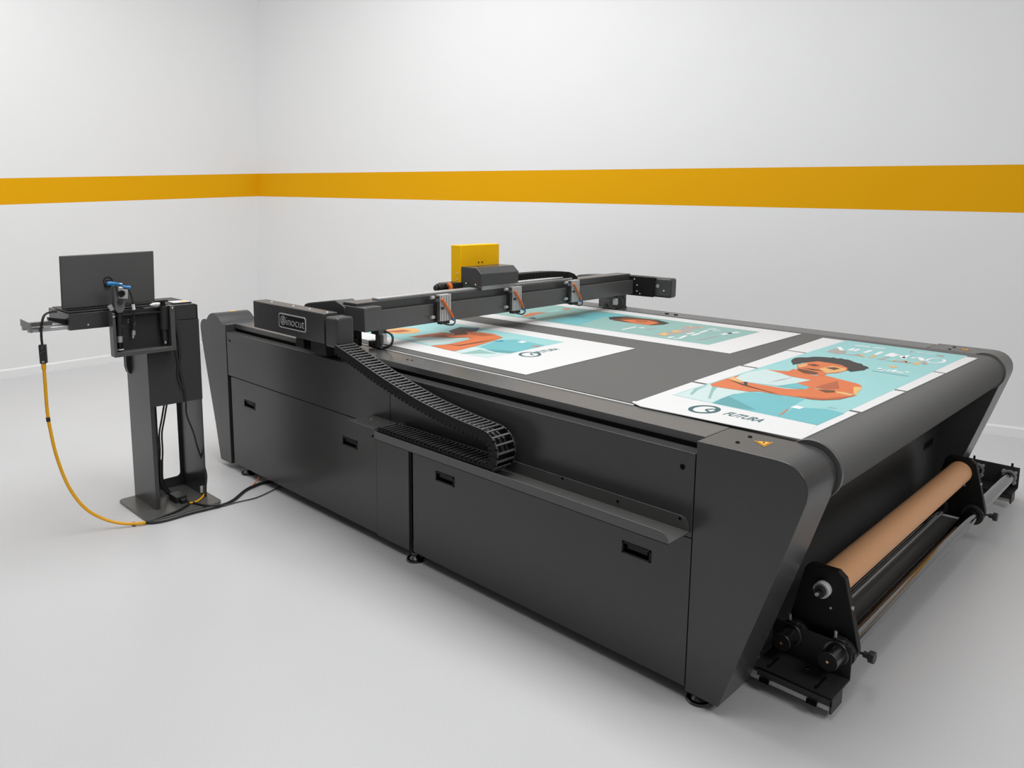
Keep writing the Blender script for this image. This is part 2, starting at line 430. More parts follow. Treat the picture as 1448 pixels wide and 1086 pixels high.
# drag chain: hose bundle with its links
def chain_path():
    up_ = [(-1.80, .930), (-1.654, .891), (-1.498, .847), (-1.328, .806), (-1.168, .774), (-.998, .752), (-.90, .743), (-.836, .738)]
    P = [Vector((x, 0, z)) for x, z in up_]; P = smooth(P, 12)
    for i in range(1, 13):
        a = math.pi / 2 - math.pi * i / 12; P.append(Vector((-.836 + .0635 * math.cos(a), 0, .6745 + .0635 * math.sin(a))))
    for i in range(1, 30): P.append(Vector((-.836 - (1.50 - .836) * i / 29, 0, .611)))
    return P
CP = chain_path(); CY0, CY1 = -.121, -.022
def resample(P, step):
    out = [P[0]]; acc = 0
    for a, b in zip(P, P[1:]):
        L = (b - a).length; t = step - acc
        while t <= L: out.append(a + (b - a) * (t / L)); t += step
        acc = (acc + L) % step
    return out
PITCH = .0248
CR = resample(CP, PITCH)
def hose(yy, rr):
    k = MB(); k.tube([Vector((q_.x, yy, q_.z)) for q_ in CP[::3] + [CP[-1]]], rr, 8); return k
chain = obj('cable_chain', hose(-.072, .012), BLACK, cm)
obj('hose', hose(-.096, .009), BLACK, chain); obj('hose', hose(-.047, .009), BLACK, chain)
lk = MB()
ou = [(-.0145, .017), (-.0145, -.012), (-.007, -.012), (-.007, -.0215), (.006, -.0215), (.006, -.012), (.0125, -.012), (.0125, .0225), (-.0125, .0225)]
lk.cur = 0; lk.prism(ou, 'y', 0, .005); lk.prism(ou, 'y', .094, .099); lk.cur = 1
lk.prism([(-.0125, .0225), (.0125, .0225), (.0125, .0242), (-.0125, .0242)], 'y', 0, .005); lk.prism([(-.0125, .0225), (.0125, .0225), (.0125, .0242), (-.0125, .0242)], 'y', .094, .099); lk.prism([(-.0042, .0185), (.0042, .0185), (.0042, .0235), (-.0042, .0235)], 'y', .005, .094); lk.prism([(-.005, -.021), (.004, -.021), (.004, -.0165), (-.005, -.0165)], 'y', .005, .094)  # side-plate top edges and crossbars drawn pale as painted highlights
me = bpy.data.meshes.new('chain_link'); me.from_pydata([v[:] for v in lk.v], [], lk.f); me.materials.append(CHAINM); me.materials.append(BARM); me.polygons.foreach_set('material_index', lk.mi)
bm = bmesh.new(); bm.from_mesh(me); bmesh.ops.recalc_face_normals(bm, faces=bm.faces[:]); bmesh.ops.bevel(bm, geom=[e for e in bm.edges if e.calc_length() > .08 or abs((e.verts[0].co - e.verts[1].co).x) > .02], offset=.0012, segments=1, affect='EDGES'); bm.to_mesh(me); bm.free()
link0 = bpy.data.objects.new('chain_link', me)
for i in range(len(CR) - 1):
    a, b = CR[i], CR[i + 1]; d = (b - a).normalized(); c = (a + b) / 2
    o = link0 if i == 0 else link0.copy()
    COL.objects.link(o); o.parent = chain
    M4 = Matrix(((d.x, 0, -d.z, c.x), (0, 1, 0, CY0), (d.z, 0, d.x, c.z), (0, 0, 0, 1)))
    o.matrix_local = ROOTM['cutting_machine'].inverted() @ M4
# levelling feet
def foot(x, y, top=.11):
    mb = MB(); mb.cyl((x, y, 0), (x, y, .008), .044, 28, .04); mb.cyl((x, y, .008), (x, y, .022), .028, 20, .016); mb.cyl((x, y, .02), (x, y, top), .009, 12)
    mb.cyl((x, y, .026), (x, y, .036), .017, 6)
    return obj('levelling_foot', mb, STEELD, cm)
for x, y, t in ((-2.976, .036, .09), (-1.408, .024, .56), (.03, .04, .09), (-2.976, W - .05, .09), (-1.43, W - .05, .09), (.03, W - .05, .09)): foot(x, y, t)

# ------------------------------------------------------------------ gantry riding on the two rails
P0 = Vector((-1.861, .099, 0)); P1 = Vector((-1.970, 2.459, 0))
ge = (P1 - P0).normalized(); gn = Vector((ge.y, -ge.x, 0)); gth = math.atan2(-ge.x, ge.y)
GM = Matrix.Translation(P0) @ Matrix.Rotation(gth, 4, 'Z')          # local x = towards the camera side, y = along the crossbeam
ga = thing('gantry', 'charcoal gantry bridge spanning the felt table on its two side rails', 'gantry', P0 + Vector((0, 0, H)), gth)
def GB(): return MB(GM)
def Bc(u, v, n=0):
    w = on(u, v, P0 + gn * n, gn) - P0; return w.dot(ge), w.z
cbm = GB(); cbm.box(-.135, -.03, -.034, 2.37, .99, 1.118)
cb_ = obj('crossbeam', cbm, PAINT, ga, .003)
mb = GB(); mb.box(-.012, 0, .05, 2.362, .9765, 1.076); mb.box(-.03, -.012, .05, 2.362, .9765, .981); mb.box(-.03, -.012, .05, 2.362, .99, 1.05)
fp = obj('front_plate', mb, PAINTG, ga, .0015)
mb = GB(); mb.box(-.165, .035, -.037, .068, .985, 1.1025); obj('end_housing', mb, PAINTG, ga, .004)
# slim strip of the belt slot on top
mb = GB(); mb.box(-.105, -.055, .12, 1.72, 1.118, 1.128); obj('top_guide', mb, ALU, ga, .002)
# near drive cover with the name plate
dc = MB(); dc.box(-2.565, -1.905, -.11, -.03, .941, 1.0835)
dco = obj('drive_cover', dc, PAINT, ga, .004)
mb = MB(); mb.box(-1.897, -1.80, -.108, -.012, .930, 1.073); obj('drive_end_cap', mb, PAINT, ga, .012, 4)
for x in (-2.44, -2.23, -2.08, -1.93):
    k = MB(); k.ball((x, -.072, 1.0835), .006, 10, 6, (1, 1, .7)); obj('screw', k, ALUD, dco)
# badge
bp = [PYY(u, v, -.11) for u, v in ((394.6, 441.8), (432.6, 449.2), (432.6, 471.2), (395.3, 461.6))]
bx0, bx1 = bp[0].x, bp[1].x; bz1 = (bp[0].z + bp[1].z) / 2; bz0 = (bp[2].z + bp[3].z) / 2
def rrect(x0, x1, z0, z1, r, n=5):
    out = []
    for cx, cz, a0 in ((x1 - r, z1 - r, 0), (x0 + r, z1 - r, 90), (x0 + r, z0 + r, 180), (x1 - r, z0 + r, 270)):
        for i in range(n + 1):
            a = math.radians(a0 + 90 * i / n); out.append((cx + r * math.cos(a), cz + r * math.sin(a)))
    return out
mb = MB(); mb.cur = 0; mb.prism(rrect(bx0, bx1, bz0, bz1, .014), 'y', -.1125, -.11)
mb.cur = 1; mb.prism(rrect(bx0 + .006, bx1 - .006, bz0 + .006, bz1 - .006, .010), 'y', -.1132, -.1125)
mb.cur = 0
bw, bh = bx1 - bx0, bz1 - bz0
v, f = text_mesh('inocut', .105 * bh / .1, 0, .0004, -.0012)
xs = [p.x for p in v]; zs_ = [p.y for p in v]
sx = bw * .66 / (max(xs) - min(xs)); sz = bh * .52 / (max(zs_) - min(zs_))
mb.add([(bx0 + bw * .29 + (p.x - min(xs)) * sx, -.1136 - p.z, bz0 + bh * .25 + (p.y - min(zs_)) * sz) for p in v], f)
cx, cz, rr = bx0 + bw * .165, bz0 + bh * .52, bh * .31
mb.ring((cx, -.1140, cz), (cx, -.1130, cz), rr, rr * .84)
mb.ring((cx, -.1140, cz - rr * .12), (cx, -.1130, cz - rr * .12), rr * .45, rr * .26, 20)
mb.cyl((cx, -.1140, cz + rr * .5), (cx, -.1130, cz + rr * .5), rr * .2, 14)
mb.box(cx - rr * .1, cx + rr * .1, -.1140, -.1130, cz + rr * .2, cz + rr * .42)
obj('name_badge', mb, [SIGNW, SIGNB], dco, label='black badge with silver border and lettering inocut')
# brackets joining cover and beam, on the near rail
mb = MB(); mb.box(-2.06, -1.93, -.085, .10, .875, .945); mb.box(-2.13, -1.99, -.035, .165, .885, 1.0); mb.box(-2.10, -2.0, .06, .165, .8805, 1.045)
obj('near_slider', mb, BLACK, ga, .004)
mb = MB(); mb.box(-2.22, -2.15, -.07, .07, .8805, .945); obj('near_bracket', mb, BLACK, ga, .003)
mb = MB(); ac = [(-2.339, .97), (-2.339, 1.060), (-2.325, 1.075), (-2.300, 1.083), (-2.271, 1.088), (-2.053, 1.120), (-1.993, 1.104), (-1.969, 1.092), (-1.969, .97)]
mb.prism(ac, 'y', .05, .16); obj('arm_cover', mb, PAINT, ga, .004)
# pinch shoe with its cable loop near, and the same far
def shoe(s, n, near):
    mb = GB(); z = .8865
    mb.cyl((n, s, z), (n, s, .965), .017, 16); mb.box(n - .05, n + .04, s - .02, s + .02, z, z + .012); mb.cyl((n - .05, s, z), (n - .05, s, z + .03), .020, 18)
    mb.box(n - .03, n + .03, s - .025, s + .025, .955, .978)
    o = obj('pinch_shoe', mb, PAINTG, ga, .002)
    k = GB(); pts = [(n + .02, s + .01, .975), (n + .075, s + .02, .955), (n + .085, s + .01, .915), (n + .05, s, .893), (n + .005, s - .01, .895)]
    k.tube(smooth(pts, 6), .006, 8); obj('cable_loop', k, PLAST, o)
    j = GB(); j.box(n + .02, n + .05, s - .012, s + .012, .915, .96); obj('fitting', j, ALU, o, .002)
shoe(.10, -.03, True); shoe(2.16, -.045, False)
# three air cylinders on the front
for s0 in (.4975, 1.072, 1.640):
    mb = GB(); a, b = s0 - .040, s0 + .040; mb.box(.0, .032, a, b, .985, 1.124)
    for q_ in (.2, .42, .64, .86):
        mb.box(.032, .0365, a + (b - a) * q_ - .006, a + (b - a) * q_ + .006, .985, 1.124)
    o = obj('air_cylinder', mb, ALU, ga, .0015)
    k = GB(); k.box(.002, .03, a - .018, a, .99, 1.09); obj('side_valve', k, PLAST, o, .001)
    for zz in (1.113, 1.010): k = GB(); k.cyl((.018, a - .05, zz), (.018, a, zz), .007, 12); obj('fitting_stem', k, PLAST, o)
    k = GB(); k.box(-.0, .03, a + .008, b - .008, .968, .985); obj('clamp_foot', k, PLAST, o, .001)
    k = GB(); k.cyl((.020, b, 1.055), (.020, b + .008, 1.055), .007, 10); obj('sensor_screw', k, PLAST, o)
    k = GB(); k.cyl((.036, a + .01, 1.055), (.046, a + .01, 1.055), .007, 10); obj('sensor_screw', k, PLAST, o)
    for zz in (1.113, 1.010): j = GB(); j.cyl((.018, a - .052, zz), (.018, a - .032, zz), .009, 12); obj('bolt', j, ALU, o)
    h_ = GB(); h_.tube(smooth([(.044, a + .004, 1.105), (.047, a + .025, 1.075), (.047, b - .012, 1.020), (.044, b + .003, .994)], 6), .0062, 10); obj('air_hose', h_, ORG, o, label='orange air hose')
    h_ = GB(); h_.tube(smooth([(.044, b + .002, .996), (.05, b + .012, .978), (.05, b - .01, .962), (.04, a + .02, .972), (.03, a, .985)], 6), .004, 8); obj('cable_loop', h_, PLAST, o)
    h_ = GB(); h_.tube([(.044, b + .000, .998), (.046, b + .008, .982)], .0065, 8); obj('hose_fitting', h_, BLUE, o, label='blue hose fitting')
# cutting head: grey cover in front of the yellow housing
mb = GB(); mb.prism([(-.011, 1.141), (-.008, 1.207), (-.049, 1.241), (-.167, 1.241), (-.167, 1.141)], 'y', .812, 1.13)
hc = obj('head_cover', mb, PAINT, ga, .003)
for u, v in ((659, 400.7), (672.5, 402.6)):
    w = on(u, v, P0 + ge * .812, ge); k = MB(); k.ball(w, .005, 10, 6); obj('screw', k, ALU, hc)
mb = GB(); sA, sB_ = .942, 1.002
for a, b in ((.808, sA - .001), (sA + .001, sB_ - .001), (sB_ + .001, 1.134)): mb.box(-.245, -.168, a, b, 1.138, 1.36)
yh = obj('head_housing', mb, YEL, ga, .002, label='yellow housing box')
mb = GB(); mb.box(-.24, -.172, .82, 1.12, 1.15, 1.357); obj('housing_core', mb, GAP, yh)
for zz in (1.165, 1.2, 1.15):
    w = GM @ Vector((-.195, .807, zz)); k = MB(); k.ball(w, .004, 8, 5); obj('screw', k, ALU, yh)
for yy in (.955, .985):
    w = GM @ Vector((-.167, yy, 1.258)); k = MB(); k.ball(w, .005, 8, 5); obj('screw', k, GAP, yh)
mb = GB(); mb.box(-.235, -.03, .84, 1.11, 1.112, 1.140); obj('head_carriage', mb, ALUD, ga, .002)
mb = GB(); mb.cyl((-.20, .655, 1.128), (-.20, .80, 1.128), .024, 20); mb.box(-.24, -.16, .70, .82, 1.10, 1.152); mb.cyl((-.2, .64, 1.128), (-.2, .655, 1.128), .017, 16); hm = obj('head_motor', mb, PLAST, ga, .003)
k = GB(); k.tube(smooth([(-.15, .69, 1.155), (-.138, .70, 1.14), (-.137, .70, 1.115)], 5), .012, 8); obj('motor_cable', k, ORG, hm, label='orange motor cable')
# energy chain behind the beam top
def gchain():
    mb = GB(); prof = []
    top = [(1.135, 1.181), (1.30, 1.182), (1.48, 1.180), (1.62, 1.173), (1.70, 1.166), (1.755, 1.150), (1.79, 1.125), (1.80, 1.095)]
    low = [(1.755, 1.095), (1.74, 1.118), (1.70, 1.133), (1.62, 1.138), (1.48, 1.142), (1.30, 1.143), (1.135, 1.142)]
    mb.prism([(a, b) for a, b in top + low], 'x', -.135, -.065)
    for i in range(18):
        s = 1.15 + i * .031; mb.box(-.064, -.062, s, s + .016, 1.148 - .0005 * i, 1.175 - .0005 * i)
    return obj('energy_chain', mb, CHAINM, ga, .0015)
gchain()
# far end: black bracket, end cap, long cover and its foot on the far rail
mb = GB(); mb.box(-.10, .168, 2.362, 2.372, .966, 1.10); mb.box(-.10, .172, 2.362, 2.47, 1.094, 1.1); mb.box(-.10, -.09, 2.30, 2.37, .97, 1.10); fb = obj('far_bracket', mb, BLACK, ga, .0015)
for n_, z_ in ((.012, 1.082), (.035, 1.04), (.035, .998), (.06, .982)):
    k = GB(); k.ball((n_, 2.361, z_), .0055, 8, 5); obj('screw', k, ALU, fb)
mb = GB(); mb.box(.13, .288, 2.385, 2.47, .966, 1.102); fe = obj('far_end_cap', mb, PAINT, ga, .016, 4)
k = GB(); k.ball((.236, 2.3845, 1.014), .007, 10, 6); k.cyl((.185, 2.384, 1.045), (.185, 2.386, 1.045), .013, 12); obj('screw', k, ALUD, fe)
mb = MB(); fc = [(-2.53, .97), (-2.53, 1.048), (-2.515, 1.065), (-2.49, 1.073), (-2.40, 1.083), (-1.98, 1.085), (-1.98, .97)]
mb.prism(fc, 'y', 2.50, 2.60); obj('far_drive_cover', mb, PAINTG, ga, .004)
mb = GB(); mb.box(-.24, -.012, 2.292, 2.302, .8805, .985); mb.box(-.20, -.012, 2.302, 2.312, .8805, .895); mb.box(-.20, -.10, 2.302, 2.40, .8805, 1.0); mb.box(-.06, -.008, 2.268, 2.292, .958, .974)
obj('far_slider', mb, PAINTG, ga, .002)

# ------------------------------------------------------------------ posters
ZT = .8828; ZP = .8862
def crop(x0, y0, k): return lambda u, v: (x0 + u / k, y0 + v / k)
def art(mb, pix, key, lvl, cf=lambda u, v: (u, v)):
    mb.cur = IK[key]; mb.poly([PZ(*cf(*q_), ZP + .00025 * lvl) for q_ in pix])
def artw(mb, pts, key, lvl):
    mb.cur = IK[key]; mb.poly([Vector((x, y, ZP + .00025 * lvl)) for x, y in pts])
def jag(pts, n, du, dv):
    out = []
    for i in range(len(pts)):
        a, b = pts[i], pts[(i + 1) % len(pts)]
        for k in range(n): out.append((a[0] + (b[0] - a[0]) * k / n + (random.uniform(-du, du) if k else 0), a[1] + (b[1] - a[1]) * k / n + (random.uniform(-dv, dv) if k else 0)))
    return out
def stroke(mb, a, b, w, key, lvl, cf):
    A, Bq = PZ(*cf(*a), ZP + .00025 * lvl), PZ(*cf(*b), ZP + .00025 * lvl); d = (Bq - A)
    n = Vector((-d.y, d.x, 0)).normalized() * w / 2; mb.cur = IK[key]; mb.poly([A - n, Bq - n, Bq + n, A + n])
INKS = list(INK); IK = {k: i for i, k in enumerate(INKS)}; INKM = [INK[k] for k in INKS]
def ell(cx, cy, rx, ry, cf, a0=0, a1=360, n=28): return [(cx + rx * math.cos(math.radians(a0 + (a1 - a0) * i / n)), cy + ry * math.sin(math.radians(a0 + (a1 - a0) * i / n))) for i in range(n + (0 if a1 - a0 == 360 else 1))]
def band(mb, pts, w, key, lvl, closed=False):
    """a line of width w on the sheet through world points"""
    P = [Vector((p.x, p.y, ZP + .00025 * lvl)) for p in pts]; n = len(P); L, R = [], []
    for i in range(n):
        a = P[(i - 1) % n if closed else max(i - 1, 0)]; b = P[(i + 1) % n if closed else min(i + 1, n - 1)]
        d = (b - a).normalized(); k = Vector((-d.y, d.x, 0)) * w / 2; L.append(P[i] + k); R.append(P[i] - k)
    mb.cur = IK[key]
    for i in range(n if closed else n - 1):
        j = (i + 1) % n; mb.poly([L[i], R[i], R[j], L[j]])
def sheet(parts, parent, z1=ZP):
    mb = MB()
    for pts in parts: mb.prism(pts, 'z', ZT, z1)
    return obj('board', mb, WHITE, parent, .0006, 1)
def letters(mb, body, A, Bq, hgt, shear, lvl, key='logo', flip=False):
    """lettering from A to Bq lying on the sheet"""
    v, f = text_mesh(body, .1, shear, 0, .0030); xs = [p.x for p in v]; ys = [p.y for p in v]
    d = Bq - A; n = Vector((-d.y, d.x, 0)).normalized() * hgt; w = max(xs) - min(xs); hh = max(ys) - min(ys)
    mb.cur = IK[key]
    mb.add([Vector((A.x, A.y, ZP + .00025 * lvl)) + d * ((p.x - min(xs)) / w) + n * ((p.y - min(ys)) / hh) for p in v], f)

# A: the cut poster at the right end ------------------------------------------------
pa = thing('poster', 'teal poster at the right end of the felt, its white border slit into strips', 'poster', (-.08, 1.2, H), group='printed posters on the cutting table')
def xy(u, v): p = PZ(u, v, ZP); return (p.x, p.y)
lo = [xy(893.7, 568.7), xy(955, 548)]
# border strips on the two long sides, parted by cut slits
def lerp(a, b, t): return (a[0] + (b[0] - a[0]) * t, a[1] + (b[1] - a[1]) * t)
Ln, Lf = xy(893.7, 568.7), xy(1164.4, 477.6); Rn, Rf = xy(1133, 620.8), xy(1381.4, 506.3)
In, If = xy(950.8, 558.4), xy(1197, 481.2); Jn, Jf = xy(1155.6, 601.4), xy(1368, 503.2)
parts = []
main = [In, Jn, Jf, If]; parts.append(main)
bot = [xy(905.5, 574.2), (Rn[0] - .02, Rn[1] - .002), Rn, Jn, In, (Ln[0] + .004, Ln[1] + .022), (Ln[0] - .006, Ln[1] + .016), (Ln[0] - .002, Ln[1] + .002), (Ln[0] + .012, Ln[1] - .004)]
parts.append(bot)
tl = [0, (540.4 - 568.7) / (477.6 - 568.7), (518 - 568.7) / (477.6 - 568.7), (495.8 - 568.7) / (477.6 - 568.7), 1]
def proj_t(a, b, p): dx, dy = b[0] - a[0], b[1] - a[1]; return ((p[0] - a[0]) * dx + (p[1] - a[1]) * dy) / (dx * dx + dy * dy)
tl = [0] + [proj_t(Ln, Lf, xy(u, v)) for u, v in ((984, 540.4), (1056.5, 518), (1119.3, 496))] + [1]
tr = [0] + [proj_t(Rn, Rf, xy(u, v)) for u, v in ((1214, 582.6), (1274, 552.2), (1325, 526))] + [1]
g = .006
for i in range(4):
    a, b = tl[i], tl[i + 1]; sh = .003 * (-1) ** i
    o0, o1 = lerp(Ln, Lf, a + (g if i else .012)), lerp(Ln, Lf, b - (g if i < 3 else 0))
    i0, i1 = lerp(In, If, proj_t(In, If, o0)), lerp(In, If, min(1, proj_t(In, If, o1)))
    parts.append([(o0[0] + sh, o0[1]), (o1[0] + sh, o1[1]), i1, i0] if i else [In, (Ln[0] + .004, Ln[1] + .022), (o1[0], o1[1]), i1])
    a, b = tr[i], tr[i + 1]
    o0, o1 = lerp(Rn, Rf, a + (g if i else 0)), lerp(Rn, Rf, b - (g if i < 3 else 0))
    i0, i1 = lerp(Jn, Jf, max(0, proj_t(Jn, Jf, o0))), lerp(Jn, Jf, min(1, proj_t(Jn, Jf, o1)))
    if i == 0: parts.append([Rn, o1, i1, Jn])
    else: parts.append([(o0[0] + .004, o0[1]), (o1[0] + .004, o1[1]), i1, i0])
sheet(parts, pa)
c1 = crop(1100, 480, 8.044); c2 = crop(950, 500, 8.044); cT = crop(1150, 478, 6.296)
def mixpix(*seq):
    out = []
    for cf, pts in seq: out += [cf(*q_) for q_ in pts]
    return out
A = MB()
art(A, [(950.8, 558.4), (1155.6, 601.4), (1368, 503.2), (1197, 481.2)], 'teal', 1)
art(A, mixpix((c2, [(20, 470), (440, 345), (520, 380), (700, 400), (880, 430), (700, 465), (560, 510), (450, 560)])), 'pale', 2)
art(A, mixpix((c2, [(205, 460), (260, 400), (430, 352), (300, 410), (230, 470)])), 'sage', 3)
art(A, mixpix((c2, [(410, 510), (460, 370), (520, 378), (470, 440), (440, 515)])), 'sage', 3)
art(A, mixpix((c2, [(460, 562), (560, 510), (700, 462), (900, 438), (1100, 450), (1300, 485), (1448, 495)]), (c1, [(200, 655), (310, 680), (240, 715), (150, 770), (90, 850), (20, 882)]), (c2, [(1200, 712)])), 'teal_mid', 2)
art(A, mixpix((c2, [(470, 560), (640, 480), (760, 540), (960, 640), (800, 625)])), 'teal_dark', 3)
art(A, mixpix((c1, [(20, 882), (90, 850), (170, 770), (560, 790), (760, 840), (450, 975)])), 'teal_mid', 2)
art(A, mixpix((c1, [(0, 355), (130, 360), (170, 335), (215, 340), (300, 385), (450, 412), (520, 405), (700, 450), (900, 500), (945, 520), (958, 545), (940, 575), (905, 600), (905, 640), (870, 615), (700, 597), (560, 575), (430, 550), (380, 550), (210, 495), (300, 480), (380, 462), (150, 420), (0, 372)]), (c2, [(1200, 215), (1060, 178)])), 'skin', 3)
art(A, mixpix((c1, [(420, 545), (560, 500), (680, 470), (700, 560), (560, 570)])), 'skin_dark', 4)
art(A, mixpix((c1, [(860, 540), (958, 540), (940, 578), (905, 600), (905, 640), (860, 610)])), 'gold', 4)
art(A, mixpix((c2, [(720, 275), (860, 212), (1060, 175), (1250, 225)]), (c1, [(150, 425), (380, 462), (210, 495), (0, 528)]), (c2, [(1200, 365), (870, 327), (800, 318)])), 'pale', 4)
art(A, mixpix((c2, [(1090, 330), (1250, 290), (1380, 270), (1260, 300)])), 'warm_grey', 5)
art(A, mixpix((c1, [(0, 530), (210, 495), (370, 545), (300, 568)])), 'teal_mid', 5)
art(A, mixpix((c2, [(440, 345), (600, 290), (770, 243), (720, 280), (800, 318), (870, 328), (1060, 360), (1300, 400), (1448, 405)]), (c1, [(300, 567), (370, 548), (560, 575), (700, 595), (860, 618), (885, 640), (700, 682), (520, 690), (380, 682), (200, 652)]), (c2, [(1448, 495), (1200, 465), (1000, 430), (860, 430), (600, 392), (450, 367)])), 'skin', 5)
art(A, mixpix((c2, [(640, 285), (700, 262), (810, 315), (770, 330)])), 'skin_light', 6)
art(A, mixpix((c2, [(640, 292), (740, 318), (830, 350), (1000, 400), (1210, 458), (1130, 445), (960, 402), (800, 360)])), 'brown', 6)
art(A, mixpix((c2, [(815, 318), (862, 322), (858, 362), (825, 352)])), 'hair', 7)
art(A, mixpix((c1, [(440, 565), (560, 580), (760, 600), (860, 625), (820, 640), (640, 600), (520, 600)])), 'skin_light', 6)
art(A, mixpix((c1, [(450, 570), (640, 580), (660, 600), (540, 605)])), 'brown', 7)
art(A, mixpix((c1, [(200, 640), (520, 672), (860, 640), (700, 682), (520, 690), (380, 682)])), 'skin_dark', 6)
art(A, mixpix((c1, jag([(150, 242), (200, 208), (400, 196), (600, 206), (720, 214), (830, 240), (930, 272), (985, 300), (1035, 322), (1000, 338), (960, 352), (830, 368), (780, 352), (600, 285), (450, 255), (280, 265), (215, 282), (170, 292)], 3, 7, 6))), 'hair', 4)
art(A, mixpix((c1, [(215, 290), (330, 262), (450, 248), (600, 268), (720, 290), (795, 325), (780, 355), (680, 380), (560, 388), (505, 418), (450, 402), (300, 386), (225, 352)])), 'skin', 5)
art(A, mixpix((c1, [(225, 292), (340, 272), (330, 300), (240, 318)])), 'skin_light', 6)
art(A, mixpix((c1, [(470, 330), (620, 300), (780, 330), (760, 360), (560, 385), (510, 360)])), 'skin_light', 6)
art(A, mixpix((c1, [(220, 328), (340, 348), (470, 380), (430, 398), (300, 384), (228, 352)])), 'brown', 6)
art(A, mixpix((c1, [(330, 282), (420, 278), (480, 300), (400, 302)])), 'brown', 7)
art(A, mixpix((c1, [(540, 320), (640, 315), (710, 330), (640, 348)])), 'brown', 7)
art(A, mixpix((c1, [(280, 322), (400, 335), (520, 358), (400, 350)])), 'hair', 7)
art(A, mixpix((c1, [(140, 770), (205, 750), (300, 772), (245, 790)])), 'ink_white', 3)
art(A, mixpix((c1, [(0, 862), (40, 840), (110, 785), (118, 795), (50, 850)])), 'skin', 4)
art(A, mixpix((c1, [(560, 770), (600, 765), (680, 785), (640, 788)])), 'sage', 3)
for pts, key in [([(120, 122), (180, 95), (235, 92), (300, 120), (285, 142), (200, 140)], 'warm_grey'), ([(270, 145), (395, 145), (460, 170), (400, 160)], 'warm_grey'), ([(385, 145), (450, 148), (458, 168)], 'gold'),
                 ([(485, 178), (530, 152), (570, 165)], 'gold'), ([(560, 190), (690, 165), (620, 195)], 'warm_grey'), ([(610, 192), (650, 200), (700, 205), (760, 180), (720, 210)], 'gold'), ([(700, 205), (800, 200), (900, 225), (820, 222)], 'warm_grey'),
                 ([(805, 200), (845, 200), (830, 220)], 'gold'), ([(880, 228), (960, 205), (950, 232), (900, 238)], 'gold'), ([(955, 225), (990, 205), (1022, 232), (990, 240)], 'warm_grey'), ([(650, 245), (700, 244), (762, 258), (710, 264)], 'gold'), ([(860, 112), (888, 112), (885, 128), (862, 126)], 'warm_grey'), ([(1090, 150), (1165, 152), (1160, 168), (1110, 160)], 'warm_grey')]:
    art(A, pts, key, 3, cT)
for a, b, w in [((375, 65), (505, 80), .022), ((530, 86), (640, 92), .024), ((230, 80), (255, 110), .02), ((318, 110), (365, 93), .018), ((360, 116), (410, 98), .018), ((455, 130), (520, 109), .02), ((550, 148), (615, 123), .02), ((650, 160), (715, 133), .022),
                ((690, 166), (750, 143), .022), ((780, 155), (812, 186), .022), ((800, 178), (850, 152), .016), ((870, 180), (916, 174), .016), ((950, 172), (975, 202), .024), ((820, 303), (856, 302), .018), ((570, 278), (640, 285), .014), ((590, 265), (600, 292), .012), ((650, 290), (700, 285), .014), ((700, 300), (740, 285), .014), ((730, 300), (800, 308), .018), ((920, 125), (980, 132), .012), ((1000, 135), (1090, 148), .01)]:
    stroke(A, a, b, w, 'ink_white', 4, cT)
band(A, [PZ(*cT(*q_), ZP) for q_ in ell(1090, 203, 80, 20, cT, -40, 165)], .014, 'ink_white', 4)
band(A, [PZ(*cT(*q_), ZP) for q_ in ell(1090, 203, 80, 20, cT, 180, 300)], .012, 'ink_white', 4)
stroke(A, (520, 290), (845, 340), .007, 'line', 4, cT)
A.keep = True
obj('printed_picture', A, INKM, pa, label='printed picture of a person with dark curly hair and folded arms')
LG = MB(); cL = crop(960, 560, 11.138)
def logo(mb, cf, cx, cy, rx, ry, w):
    c = PZ(*cf(cx, cy), ZP)
    band(mb, [PZ(*cf(*q_), ZP) for q_ in ell(cx, cy, rx, ry, cf)], w, 'logo', 1, True)
logo(LG, cL, 403, 210, 222, 56, .017)
band(LG, [PZ(*cL(*q_), ZP) for q_ in [(640, 215), (590, 210), (520, 207), (445, 212), (430, 222), (450, 238), (510, 262)]], .011, 'logo', 2)
band(LG, [PZ(*cL(*q_), ZP) for q_ in [(560, 215), (595, 220), (590, 245), (550, 262)]], .009, 'logo', 2)
tA, tB = PZ(*cL(678, 290), ZP), PZ(*cL(1262, 418), ZP)
letters(LG, 'FUTURA', tA, tB, .052, .25, 1)
LG.keep = True
obj('logo_lettering', LG, INKM, pa, label='grey-green ring logo and lettering FUTURA')

